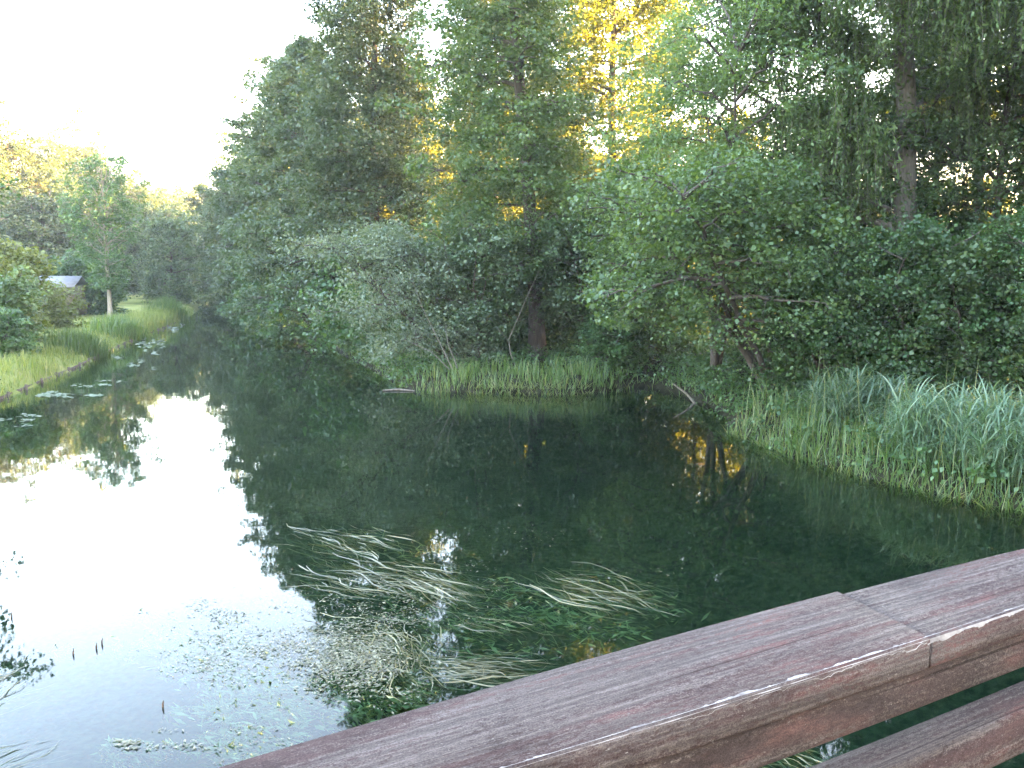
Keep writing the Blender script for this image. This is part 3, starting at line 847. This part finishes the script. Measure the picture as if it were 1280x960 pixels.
# long green sedge on the right
mb = MB()
n = 3900
edge = [(4.55, 18.3), (4.72, 17.8), (5.2, 15.9), (5.9, 14.1), (6.5, 13.1), (7.2, 12.25), (8.2, 10.8)]
pts, o = strip_points(rng, edge, n, 0, .22)
pts2, o2 = strip_points(rng, edge[::-1], n, .25, 2.0)
blades(mb, rng, with_z(pts2), (.30 + .80 * rng.random(n) ** 1.2) * (.72 + .4 * np.sin(pts2[:, 0] * 3.1 + 1) * np.sin(pts2[:, 1] * 2.3)), rng.uniform(.010, .020, n), np.abs(rng.normal(size=n)) * .24, np.abs(rng.normal(size=n)) * 1.1, rnd=np.clip(rng.normal(.42, .3, n) + .25 * np.sin(pts2[:, 0] * 2.2) * np.sin(pts2[:, 1] * 1.7), 0, 1))
n = 900
blades(mb, rng, with_z(pts[:n], 0), rng.uniform(.25, .6, n), rng.uniform(.012, .02, n), rng.uniform(.2, 1.2, n), rng.uniform(.2, 1.3, n), rnd=rng.uniform(.2, 1, n))
n = 60
blades(mb, rng, with_z(pts2[:n], 0), rng.uniform(1.1, 1.7, n), rng.uniform(.007, .012, n), np.abs(rng.normal(size=n)) * .16, np.abs(rng.normal(size=n)) * .35, rnd=rng.uniform(.85, 1, n))
tag(mb.build('sedge_bed', M['reed']), 'bed of long upright green sedge along the near wooded bank', 'reeds', kind='stuff')


def reed_clump(cx, cy, R_, n, hgt, label, seed, mat='reed_blue'):
    rg = np.random.default_rng(seed)
    a = rg.random(n) * 2 * PI
    r = R_ * np.sqrt(rg.random(n))
    p = np.stack((cx + np.cos(a) * r, cy + np.sin(a) * r * .8, np.zeros(n)), -1)
    p = with_z(p)
    root_z = float(max(0, gz(np.array([cx]), np.array([cy]))[0]))
    mbx = MB()
    hh = hgt * rg.uniform(.55, 1.1, n)
    az = a + rg.normal(size=n) * .9
    # stems with arching leaves leaving them
    blades(mbx, rg, p, hh, rg.uniform(.012, .02, n), np.abs(rg.normal(size=n)) * .12, np.abs(rg.normal(size=n)) * .4, az=az, rnd=rg.random(n))
    k = 5
    b = np.repeat(p, k, 0)
    fh = rg.uniform(.35, .98, n * k)
    b[:, 2] += np.repeat(hh, k) * fh
    b[:, :2] += np.stack((np.cos(np.repeat(az, k)), np.sin(np.repeat(az, k))), -1) * (np.repeat(hh, k) * fh * .10)[:, None]
    blades(mbx, rg, b, rg.uniform(.35, .75, n * k), rg.uniform(.016, .030, n * k), rg.uniform(.4, 1.2, n * k), rg.uniform(.8, 2.2, n * k), rnd=rg.random(n * k))
    o = mbx.build('reed_clump', M[mat])
    tag(o, label, 'reeds', kind='stuff')


reed_clump(x_at(1215, 14.2), 14.2, 1.15, 620, .92, 'thick arching clump of blue green reeds beside the sedge', 5)
reed_clump(x_at(1300, 13.0), 13.0, 1.0, 460, .95, 'arching clump of blue green reeds at the bridge end of the bank', 6)
reed_clump(x_at(1075, 16.4), 16.4, .9, 200, .95, 'smaller patch of blue green reeds standing in the sedge', 7)

# left bank: fringe of tall grass, lawn
mb = MB()
n = 9000
le = [(-12.6, 12), (-13.3, 22.8), (-14.9, 30), (-17.2, 39), (-18.8, 46), (-20.6, 54.3)]
pts, o = strip_points(rng, le, n, 1.7, .22)
clump = .55 + .45 * np.sin(pts[:, 1] * 1.1) * np.sin(pts[:, 1] * .37 + 1)
blades(mb, rng, with_z(pts, .02), rng.uniform(.12, .42, n) * (.45 + 1.1 * clump ** 2), rng.uniform(.018, .034, n), np.abs(rng.normal(size=n)) * .2, np.abs(rng.normal(size=n)) * .8, seg=3, rnd=np.clip(rng.normal(.5, .25, n), 0, 1))
n = 2600
pts, o = strip_points(rng, [(-18.2, 43), (-18.8, 46), (-20.6, 54.3), (-22.2, 60)], n, 1.8, .05)
blades(mb, rng, with_z(pts, .02), rng.uniform(.3, .85, n), rng.uniform(.025, .045, n), np.abs(rng.normal(size=n)) * .18, np.abs(rng.normal(size=n)) * .7, seg=3, rnd=np.clip(rng.normal(.4, .25, n), 0, 1))
tag(mb.build('bank_grass', M['bankgrass']), 'tall pale grass fringe along the lawn edge of the river', 'grass', kind='stuff')
for (cy, L_, hg, lab) in [(33.5, .8, .85, 'dark green tuft of tall sedge overhanging the edging'), (41.5, 1.1, 1.0, 'upright tuft of tall green reed below the pale stemmed tree'), (57.5, 1.3, 1.3, 'tall reed tuft at the far tip of the lawn bank')]:
    mb = MB()
    n = 900
    bx = float(np.interp(cy, [q[1] for q in LEFT], [q[0] for q in LEFT]))
    p = np.stack((bx - rng.uniform(-.2, 1.3, n), cy + rng.normal(size=n) * L_, np.zeros(n)), -1)
    blades(mb, rng, with_z(p, .02), hg * rng.uniform(.6, 1.1, n), rng.uniform(.02, .04, n), np.abs(rng.normal(size=n)) * .18, np.abs(rng.normal(size=n)) * .8, seg=4, rnd=np.clip(rng.normal(.35, .2, n), 0, 1))
    tag(mb.build('reed_tuft', M['reed']), lab, 'reeds', kind='stuff')
mb = MB()
n = 26000
p = np.stack((rng.uniform(-34, -12.5, n), rng.uniform(18, 62, n), np.zeros(n)), -1)
d = river_dist(p[:, 0], p[:, 1])
p = p[d > .6]
n = len(p)
blades(mb, rng, with_z(p, .01), rng.uniform(.05, .13, n), rng.uniform(.02, .04, n), np.abs(rng.normal(size=n)) * .4, np.abs(rng.normal(size=n)) * .6, seg=2, rnd=rng.random(n))
tag(mb.build('lawn_grass', M['bankgrass']), 'mown grass of the lawn', 'grass', kind='stuff')

# short sedge and trailing stems along the shaded edge of the bank
mb = MB()
for line, n in (([(3.2, 25.0), (3.9, 25.6), (4.7, 23.5), (4.9, 20.5)], 380), ([(-11.5, 48), (-7.4, 37), (-4.6, 29.5), (-3.0, 25.0)], 2400)):
    pts, o = strip_points(rng, line, n, .9, .12)
    blades(mb, rng, with_z(pts, .02), rng.uniform(.12, .5, n), rng.uniform(.014, .028, n), rng.uniform(.1, .9, n), rng.uniform(.2, 1.6, n), seg=4, rnd=rng.random(n) * .8)
tag(mb.build('bank_sedge', M['reed']), 'short trailing sedge along the shaded wooded bank', 'sedge', kind='stuff')

# woodland undergrowth on the right bank
mb = MB()
n = 4200
p = np.stack((rng.uniform(-8, 15, n), rng.uniform(12, 40, n), np.zeros(n)), -1)
d = river_dist(p[:, 0], p[:, 1])
p = p[(d > -.12) & ~((p[:, 0] > -2.8) & (p[:, 0] < 3.2) & (p[:, 1] < 25.2))]
p[:, 2] = gz(p[:, 0], p[:, 1]) + rng.uniform(.05, .4, len(p))
crown_leaves(mb, rng, p, rng.uniform(.25, .5, len(p)), .6, 34, .085, up=.6)
tag(mb.build('undergrowth', M['bush']), 'nettles and low leaves covering the wooded bank', 'undergrowth', kind='stuff')


def ribbons(mb, rng, px, py, wpx, hpx, n, ang, L, W, z=(.003, .012), spread=.25, tone=(0, 1), curve=.35):
    """Ribbon weed lying on the surface: strips in a patch given in photo pixels, mapped to the water plane."""
    u = np.clip(rng.normal(size=(n, 2)) * .42, -.75, .75)
    for i in range(n):
        q = on_z(px + u[i, 0] * wpx, py + u[i, 1] * hpx)
        a = ang + rng.normal() * spread
        k = 7
        ln = rng.uniform(*L)
        c = rng.normal() * curve
        tt = np.linspace(-.5, .5, k)
        aa = a + c * tt * 2 + .25 * np.sin(tt * 7 + rng.random() * 6)
        st = np.stack((np.cos(aa), np.sin(aa)), -1) * (ln / k)
        xy = q[:2] + np.cumsum(st, 0) - st.sum(0) / 2
        zz = rng.uniform(*z) * (1 + .0 * tt) + .006 * np.sin(tt * 9 + rng.random() * 6)
        nr = np.stack((-np.sin(aa), np.cos(aa)), -1)
        w = rng.uniform(*W) * np.interp(tt, [-.5, -.3, .2, .5], [.5, 1, 1, .1])
        tilt = rng.normal() * .35
        l = np.concatenate((xy + nr * w[:, None] * .5, (zz + w * .5 * tilt)[:, None]), 1)
        r = np.concatenate((xy - nr * w[:, None] * .5, (zz - w * .5 * tilt)[:, None]), 1)
        v = np.stack((l, r), 1).reshape(-1, 3)
        vi = np.arange(k * 2).reshape(k, 2)
        mb.add(v, np.stack((vi[:-1, 0], vi[:-1, 1], vi[1:, 1], vi[1:, 0]), -1), rng.uniform(*tone))


def water_ang(p0, p1):
    a, b_ = on_z(*p0), on_z(*p1)
    return math.atan2(b_[1] - a[1], b_[0] - a[0])


A1 = water_ang((420, 690), (560, 735))
for (specs, lab) in [
    ([(432, 678, 75, 22, 90, A1, (.5, 1.3), (.016, .034), (.3, 1))], 'whitish streaming ribbon weed, the patch farthest from the bridge'),
    ([(480, 722, 110, 28, 190, A1 + .1, (.6, 1.5), (.016, .034), (.3, 1)), (540, 735, 70, 18, 50, A1, (.7, 1.6), (.016, .03), (.3, .9))], 'broad pale green patch of streaming ribbon weed in the tree reflection'),
    ([(735, 738, 80, 20, 95, A1 + .05, (.7, 1.7), (.014, .03), (.25, .9)), (785, 745, 50, 10, 25, A1, (.4, .9), (.014, .03), (.3, .9))], 'yellow green ribbon weed lying over the golden reflection'),
    ([(610, 780, 80, 16, 32, A1 + .1, (.4, 1.1), (.012, .024), (.2, .9))], 'few thin brownish strands of ribbon weed in dark water'),
    ([(592, 836, 70, 24, 150, A1 + .5, (.35, .9), (.014, .028), (.25, .95))], 'curved bushy tuft of ribbon weed close to the handrail'),
    ([(500, 822, 60, 46, 130, A1 - .55, (.3, .8), (.014, .026), (.2, .8)), (450, 800, 70, 40, 130, A1 + .3, (.25, .7), (.012, .022), (.1, .8))], 'tangled green ribbon weed at the edge of the bright reflection'),
    ([(985, 945, 45, 12, 50, A1, (.3, .7), (.012, .022), (.3, 1)), (930, 900, 40, 20, 25, A1, (.3, .7), (.012, .022), (.3, 1))], 'ribbon weed seen between the rails'),
    ([(6, 860, 20, 40, 26, 1.3, (.3, .8), (.014, .026), (.2, .9)), (14, 945, 40, 18, 22, .8, (.3, .7), (.012, .022), (.3, 1))], 'dark tangle of weed out in the bright water')]:
    mb = MB()
    for (px, py, w, h, n, a, L, W, tn) in specs:
        ribbons(mb, rng, px, py, w, h, int(n * 1.5), a, L, (W[0] * .35, W[1] * .5), z=(-.03, .008), tone=(0, .95))
    tag(mb.build('ribbon_weed', M['ribbon']), lab, 'water weed', kind='stuff')
# sunken weed below the surface
mb = MB()
for (px, py, w, h, n) in [(300, 880, 90, 60, 260), (240, 800, 110, 40, 220), (165, 930, 50, 14, 60), (380, 870, 90, 40, 200), (640, 760, 200, 60, 200), (300, 930, 60, 30, 120), (470, 860, 90, 40, 150)]:
    m = n * 6
    cl = rng.normal(size=(n // 6 + 3, 2)) * .42
    u = cl[rng.integers(0, len(cl), m)] + rng.normal(size=(m, 2)) * .09
    q = np.array([on_z(px + a_ * w, py + b_ * h) for a_, b_ in u])
    q[:, 2] = rng.uniform(-.14, -.008, m)
    dd = rng.normal(size=(m, 3)) * .5 + np.array((math.cos(A1 + .4), math.sin(A1 + .4), 0)); dd[:, 2] *= .3
    Lq = rng.uniform(.05, .16, m)
    leaves(mb, q, norm(rng.normal(size=(m, 3)) * .5 + (0, 0, 1)), dd, Lq, Lq * rng.uniform(.10, .25, m), rng.random(m), fold=.05)
tag(mb.build('sunken_weed', M['sunken']), 'pale weed swaying just under the surface near the bridge', 'water weed', kind='stuff')


def floaters(mb, rng, px, py, w, h, n, size, tone=(0, 1), asp=(.12, .5)):
    cl = rng.normal(size=(max(6, n // 14), 2)) * .45
    u = cl[rng.integers(0, len(cl), n)] + rng.normal(size=(n, 2)) * .10
    p = np.array([on_z(px + a * w, py + b_ * h) for a, b_ in u])
    p[:, 2] = rng.uniform(.003, .010, n)
    nr = norm(rng.normal(size=(n, 3)) * .12 + (0, 0, 1))
    dd = rng.normal(size=(n, 3)); dd[:, 2] = 0
    L = rng.uniform(*size, n)
    leaves(mb, p, nr, dd, L, L * rng.uniform(*asp, n), rng.uniform(*tone, n), fold=.05)


mb = MB()
floaters(mb, rng, 440, 822, 80, 50, 3400, (.015, .055), (0, 1))
floaters(mb, rng, 470, 770, 90, 50, 350, (.02, .05), (0, .7))
floaters(mb, rng, 320, 810, 130, 40, 1500, (.015, .05), (.1, 1))
floaters(mb, rng, 235, 765, 100, 20, 150, (.02, .06), (0, .7))
floaters(mb, rng, 490, 745, 130, 40, 260, (.02, .05))
floaters(mb, rng, 165, 930, 35, 8, 120, (.02, .05))
floaters(mb, rng, 280, 925, 130, 30, 150, (.02, .05))
floaters(mb, rng, 600, 700, 260, 60, 90, (.02, .05))
tag(mb.build('floating_leaves', M['debris']), 'scattered floating leaves and broken weed near the bridge', 'leaves', kind='stuff')
mb = MB()
for (px, py, w, h, n, s) in [(75, 495, 40, 6, 120, (.10, .22)), (120, 478, 50, 6, 30, (.10, .2)), (165, 452, 30, 12, 50, (.10, .22)), (190, 432, 22, 16, 110, (.12, .26)), (215, 408, 18, 14, 100, (.14, .3)), (40, 525, 60, 12, 50, (.08, .2)), (232, 385, 10, 8, 30, (.2, .35))]:
    floaters(mb, rng, px, py, w, h, int(n * 1.5), s, (.1, 1), (.5, .9))
tag(mb.build('lily_pads', M['pad']), 'pale pads of floating water plants along the lawn bank', 'water plants', kind='stuff')


# ------------------------------------------------------------------ small things on the banks
def stick(name, label, cat, pts, rad, mat, fork=None, group=None):
    mbx = MB()
    pts = np.array(pts)
    tube(mbx, pts, rad, 7)
    for (fp, fr) in fork or []:
        tube(mbx, np.array(fp), fr, 5)
    o = mbx.build(name, M[mat], smooth=True)
    return tag(o, label, cat, group)


Yp = 25.9
stick('bare_sapling', 'bare pale bent sapling stem leaning beside the alder trunk', 'dead tree',
      [at_y(674, 338, Yp), at_y(660, 368, Yp), at_y(650, 392, Yp), at_y(636, 424, Yp), at_y(638, 442, Yp), at_y(646, 462, Yp)], [.006, .010, .014, .017, .020, .024], 'grey_bark',
      fork=[([at_y(637, 428, Yp), at_y(622, 410, Yp), at_y(612, 396, Yp)], [.010, .007, .004])])
Yp = 24.9
for (a, lab) in [(((566, 462), (548, 425), (528, 385), (516, 352)), 'longest grey dead stem leaning out of the reeds under the sallow'),
                 (((562, 462), (540, 440), (505, 424)), 'low grey dead stem nearly lying under the sallow'),
                 (((572, 460), (560, 430), (556, 402)), 'upright grey dead stem under the sallow')]:
    stick('dead_stem', lab, 'dead branch', [at_y(x_, y_, Yp) for x_, y_ in a], np.linspace(.018, .005, len(a)), 'grey_bark', group='dead stems under the sallow')
stick('fallen_branch', 'pale fallen branch slanting down into the dark cove', 'branch', [at_y(842, 480, 22.6), at_y(858, 492, 22.4), at_y(872, 508, 22.2)], [.02, .03, .035], 'grey_bark')
stick('fallen_branch', 'thin grey bough crossing level under the huge willow', 'branch', [at_y(940, 256, 21.2), at_y(990, 252, 21.4), at_y(1050, 247, 21.8), at_y(1085, 250, 22.2), at_y(1112, 262, 22.4)], [.02, .03, .04, .05, .06], 'grey_bark')
stick('driftwood_log', 'pale log floating by the end of the reedy point', 'log', [on_z(478, 488, .02), on_z(498, 487, .03), on_z(518, 488.5, .02)], [.02, .035, .02], 'grey_bark')
for q, lab in [((91, 818), 'dark broken reed tip poking out of the bright water, nearest the tangle'), ((120, 811), 'dark broken reed tip, middle one of the close pair on bright water'), ((127, 805), 'dark broken reed tip, farthest one of the close pair on bright water'), ((203, 884), 'small curled dark stem alone on the blue water'), ((14, 772), 'dark short stem standing alone on the bright water')]:
    c = on_z(*q)
    stick('broken_stem', lab, 'stem', [c + (0, 0, -.1), c + (.004, 0, .02), c + (.010, .0, .055)], [.006, .008, .003], 'bark', group='broken stems poking out of the water')

# wooden edging on the lawn bank
ed = empty('bank_edging', (LEFT[3][0], LEFT[3][1], 0))
tag(ed, 'low dark wooden edging holding the lawn bank', 'edging')
mbx = MB()
el = np.array([(-12.6, 12), (-13.3, 22.8), (-14.9, 30), (-17.2, 39), (-18.8, 46), (-20.6, 54.3)], float)
off = np.array(ed.location)
for a, b_ in zip(el[:-1], el[1:]):
    d = norm(b_ - a); nr = np.array((-d[1], d[0]))
    a2 = a - d * .01
    c = [np.array((*a2, -.4)), np.array((*b_, -.4)), np.array((*(b_ + nr * .05), -.4)), np.array((*(a2 + nr * .05), -.4))]
    t = [q + (0, 0, .47) for q in c]
    hexa(mbx, np.array(c + t) - off)
mbx.build('board', M['edge_wood'], ed)
Ls = np.concatenate(([0], np.cumsum(np.hypot(*np.diff(el, axis=0).T))))
for s in np.arange(.8, Ls[-1], 1.5):
    q = np.array((np.interp(s, Ls, el[:, 0]), np.interp(s, Ls, el[:, 1])))
    mbx = MB()
    tube(mbx, np.array([(q[0] + .06, q[1], -.5), (q[0] + .05, q[1], .15), (q[0] + .05, q[1], .155)]) - off, [.04, .04, .0], 8)
    mbx.build('stake', M['edge_wood'], ed, smooth=False)

# shed behind the bushes
sx, sy = x_at(74, 54), 54.0
sz = float(gz(np.array([sx]), np.array([sy]))[0])
sh = empty('garden_shed', (sx, sy, sz), .15)
tag(sh, 'small garden shed with pale grey roof half hidden behind bushes', 'shed')
mbx = MB(); box(mbx, (-1.5, -1.2, 0), (1.5, 1.2, 1.75)); mbx.build('wall', M['shed_wall'], sh)
mbx = MB()
hexa(mbx, [(-1.7, -1.45, 1.68), (1.7, -1.45, 1.68), (1.7, 0, 2.28), (-1.7, 0, 2.28), (-1.7, -1.45, 1.74), (1.7, -1.45, 1.74), (1.7, 0, 2.35), (-1.7, 0, 2.35)])
hexa(mbx, [(-1.7, 0.002, 2.28), (1.7, 0.002, 2.28), (1.7, 1.45, 1.68), (-1.7, 1.45, 1.68), (-1.7, 0.002, 2.35), (1.7, 0.002, 2.35), (1.7, 1.45, 1.74), (-1.7, 1.45, 1.74)])
mbx.build('roof', M['shed_roof'], sh)
mbx = MB(); box(mbx, (-.4, -1.23, 0), (.4, -1.203, 1.6)); mbx.build('door', M['edge_wood'], sh)

# ------------------------------------------------------------------ the bridge rail
HR = H - .5                                  # top of the handrail
A_ = on_z(640, 848, HR)[:2]
DIR = norm(on_z(1280, 680, HR)[:2] - on_z(400, 918, HR)[:2])
ang = math.atan2(DIR[1], DIR[0])
rail = empty('bridge_railing', (A_[0], A_[1], HR), ang)
tag(rail, 'worn red painted wooden railing of the bridge', 'railing')
# local frame: x along the rail, y away from the camera, z up
def loc(px, py, z):
    q = on_z(px, py, z)[:2] - A_
    return np.array((q[0] * DIR[0] + q[1] * DIR[1], -q[0] * DIR[1] + q[1] * DIR[0]))


farp = np.array([loc(*q, HR) for q in [(265, 960), (400, 918), (640, 848), (840, 793), (1040, 740), (1280, 680)]])
nearp = np.array([loc(*q, HR) for q in [(640, 960), (880, 886), (1060, 830), (1166, 797), (1280, 758)]])
cf = np.polyfit(farp[:, 0], farp[:, 1], 2)
cn = np.polyfit(nearp[:, 0], nearp[:, 1], 2)
print('rail fit', cf, cn, farp, nearp)
JOINT = (loc(1047, 738, HR), loc(1166, 797, HR))


def bent_board(name, mat, x0, x1, near, far, z0, z1, joint0=0.0, joint1=0.0, bev=.004, n=24, rise=0.0):
    """A board following the slightly bowed line; near/far are offset functions; ends slanted by joint."""
    mbx = MB()
    prof = []
    for (yy, zz) in [(0, z0 + bev), (0, z1 - bev), (bev, z1), (1 - bev, z1), (1, z1 - bev), (1, z0 + bev), (1 - bev, z0), (bev, z0)]:
        prof.append((yy, zz))
    xs = np.linspace(x0, x1, n)
    V = []
    for i, x in enumerate(xs):
        yn, yf = near(x), far(x)
        for (fy, zz) in prof:
            if fy == bev: y = yn + bev
            elif fy == 1 - bev: y = yf - bev
            else: y = yn if fy == 0 else yf
            k = (y - yn) / (yf - yn)
            e = (joint0 * (1 - i / (n - 1)) + joint1 * (i / (n - 1))) * (k - .5)
            V.append((x + e, y, zz))
    V = np.array(V)
    i = np.arange(n - 1)[:, None] * 8
    j = np.arange(8)[None, :]
    f = np.stack((i + j, i + 8 + j, i + 8 + (j + 1) % 8, i + (j + 1) % 8), -1).reshape(-1, 4)
    caps = []
    for o in (0, (n - 1) * 8):
        q = [o + t for t in range(8)]
        caps += [(q[0], q[1], q[2], q[7]), (q[2], q[3], q[6], q[7]), (q[3], q[4], q[5], q[6])]
    mbx.add(V, np.concatenate((f, np.array(caps))))
    return mbx.build(name, mat, rail)


def clampx(c, lo=-.5, hi=1.2):
    def g(x):
        if x < lo:
            return np.polyval(c, lo) + (x - lo) * np.polyval(np.polyder(c), lo)
        if x > hi:
            return np.polyval(c, hi) + (x - hi) * np.polyval(np.polyder(c), hi)
        return np.polyval(c, x)
    return g


fn, ff = clampx(cn), clampx(cf)
ffw = lambda x: max(ff(x), fn(x) + .10)
xj = float((JOINT[0][0] + JOINT[1][0]) / 2)
sl = float(JOINT[0][0] - JOINT[1][0])
bent_board('handrail_board', M['rail_top'], -2.2, xj - .0032, fn, ffw, -.047, 0, 0, sl)
bent_board('handrail_board', M['rail_top'], xj + .0032, 3.6, fn, lambda x: ffw(x) - .004, -.047, -.0045, sl, 0)
bent_board('apron_board', M['rail_side'], -2.2, 3.6, lambda x: fn(x) + .022, lambda x: fn(x) + .06, -.118, -.0475, bev=.003)
mid = lambda x: (fn(x) + ffw(x)) / 2
bent_board('middle_rail', M['rail_top'], -2.2, 3.6, lambda x: fn(x) + .030, lambda x: fn(x) + .095, -.277, -.20, bev=.005)
bent_board('lower_rail', M['rail_side'], -2.2, 3.6, lambda x: fn(x) + .030, lambda x: fn(x) + .095, -.60, -.52, bev=.005)
for x in (-1.4, 2.2):
    bent_board('post', M['rail_side'], x, x + .11, lambda t: fn(t) + .097, lambda t: fn(t) + .165, -1.35, -.048, n=3)
# pale chipped edge: thin worn line along the near arris of the handrail
mbx = MB()
rg = np.random.default_rng(8)
k = 900
xs = np.linspace(-.7, 1.7, k)
wv = np.convolve(rg.normal(size=k + 8), np.ones(9) / 3, 'valid')
wl = np.convolve(rg.normal(size=k + 80), np.ones(81) / 9, 'valid')
amp = np.interp(xs, [-.7, -.2, .0, .45, .6, 1.7], [.1, .45, .9, .8, .3, .35])
w = np.clip(.0019 * (wv + .8 * wl) + .0022 * amp - .0005, .00015, .0048)
V = np.array([((a, fn(a) + .0038, .0002), (a, fn(a) + .0042 + ww, .0005)) for a, ww in zip(xs, w)]).reshape(-1, 3)
vi = np.arange(k * 2).reshape(k, 2)
mbx.add(V, np.stack((vi[:-1, 0], vi[1:, 0], vi[1:, 1], vi[:-1, 1]), -1))
wv2 = np.convolve(rg.normal(size=k + 8), np.ones(9) / 3, 'valid')
wl2 = np.convolve(rg.normal(size=k + 120), np.ones(121) / 11, 'valid')
w2 = np.clip(.0022 * (wv2 + 1.1 * wl2) - .0012, .0001, .006)
V = np.array([((a, fn(a) + .0012, -.0023), (a, fn(a) - .0004, -.0046 - ww)) for a, ww in zip(xs, w2)]).reshape(-1, 3)
mbx.add(V, np.stack((vi[:-1, 0], vi[:-1, 1], vi[1:, 1], vi[1:, 0]), -1))
mbx.build('chipped_edge', M['rail_edge'], rail)
# deck and edge beam of the bridge, below the picture
dk = empty('bridge_deck', (A_[0], A_[1], HR - 1.12), ang)
tag(dk, 'timber deck of the bridge under the railing', 'bridge')
for i in range(38):
    mbx = MB(); box(mbx, (-4.5 + i * .24, -2.4, -.06), (-4.5 + i * .24 + .225, -.12, 0)); mbx.build('plank', M['rail_side'], dk)
mbx = MB(); box(mbx, (-4.5, -.45, -.42), (4.6, -.25, -.063)); mbx.build('beam', M['rail_side'], dk)
mbx = MB(); box(mbx, (-4.5, -2.2, -.42), (4.6, -2.0, -.063)); mbx.build('beam', M['rail_side'], dk)

# ------------------------------------------------------------------ thin haze volume over the river, added mostly to lift darks like lens veil
hm, nt, out = new_mat('haze_air')
pv = N(nt, 'ShaderNodeVolumePrincipled')
pv.inputs['Color'].default_value = (.93, .96, 1, 1)
pv.inputs['Density'].default_value = HAZE
pv.inputs['Anisotropy'].default_value = .3
nt.links.new(pv.outputs[0], out.inputs['Volume'])
mb = MB(); box(mb, (-130, -64, -3), (90, 260, 32))
tag(mb.build('haze', hm), 'thin haze over the river, added as lens veil', 'haze', kind='stuff')

# ------------------------------------------------------------------ camera, light, world
cam = bpy.data.cameras.new('camera')
cam.sensor_width = 36
cam.lens = 36 * F / 1280
cam.clip_start = .05
cam.clip_end = 6000
co = bpy.data.objects.new('camera', cam)
co.location = (0, 0, H)
co.rotation_euler = (PI / 2 - PITCH, 0, 0)
link(co)
sc.camera = co

SUN_AZ, SUN_EL = math.radians(91.5), math.radians(8)
sv = Vector((math.sin(SUN_AZ) * math.cos(SUN_EL), math.cos(SUN_AZ) * math.cos(SUN_EL), math.sin(SUN_EL)))
sl_ = bpy.data.lights.new('sun', 'SUN')
sl_.energy = 5.0
sl_.angle = math.radians(.5)
sl_.color = (1.0, .58, .17)
so = bpy.data.objects.new('sun', sl_)
so.rotation_euler = (-sv).to_track_quat('-Z', 'Y').to_euler()
so.location = (40, -10, 30)
link(so)

w = bpy.data.worlds.new('World')
sc.world = w
w.use_nodes = True
nt = w.node_tree
bg = nt.nodes.get('Background') or nt.nodes.new('ShaderNodeBackground')
sky = nt.nodes.new('ShaderNodeTexSky')
sky.sky_type = 'NISHITA'
sky.sun_disc = False
sky.sun_elevation = SUN_EL
sky.sun_rotation = SUN_AZ
sky.air_density = 1.0
sky.dust_density = 3.0
sky.ozone_density = 1.0
tint = nt.nodes.new('ShaderNodeMix'); tint.data_type = 'RGBA'; tint.blend_type = 'MULTIPLY'
tint.inputs['Factor'].default_value = 1.0
tint.inputs['B'].default_value = (1.14, .98, .96, 1)
nt.links.new(sky.outputs[0], tint.inputs['A'])
nt.links.new(tint.outputs['Result'], bg.inputs['Color'])
bg.inputs['Strength'].default_value = .15
outw = nt.nodes.get('World Output') or nt.nodes.new('ShaderNodeOutputWorld')
nt.links.new(bg.outputs[0], outw.inputs['Surface'])

sc.view_settings.view_transform = 'Standard'
sc.view_settings.look = 'None'
sc.view_settings.exposure = 5.4
sc.view_settings.gamma = 1
sc.view_settings.use_curve_mapping = False
sc.render.engine = 'CYCLES'
sc.cycles.max_bounces = 7
sc.cycles.diffuse_bounces = 3
sc.cycles.glossy_bounces = 3
sc.cycles.transmission_bounces = 4
sc.cycles.transparent_max_bounces = 8
sc.cycles.caustics_reflective = False
sc.cycles.caustics_refractive = False
sc.cycles.use_denoising = True
tot = sum(len(o.data.polygons) for o in sc.objects if o.type == 'MESH')
print('faces', tot, 'unique', sum(len(m.polygons) for m in bpy.data.meshes))
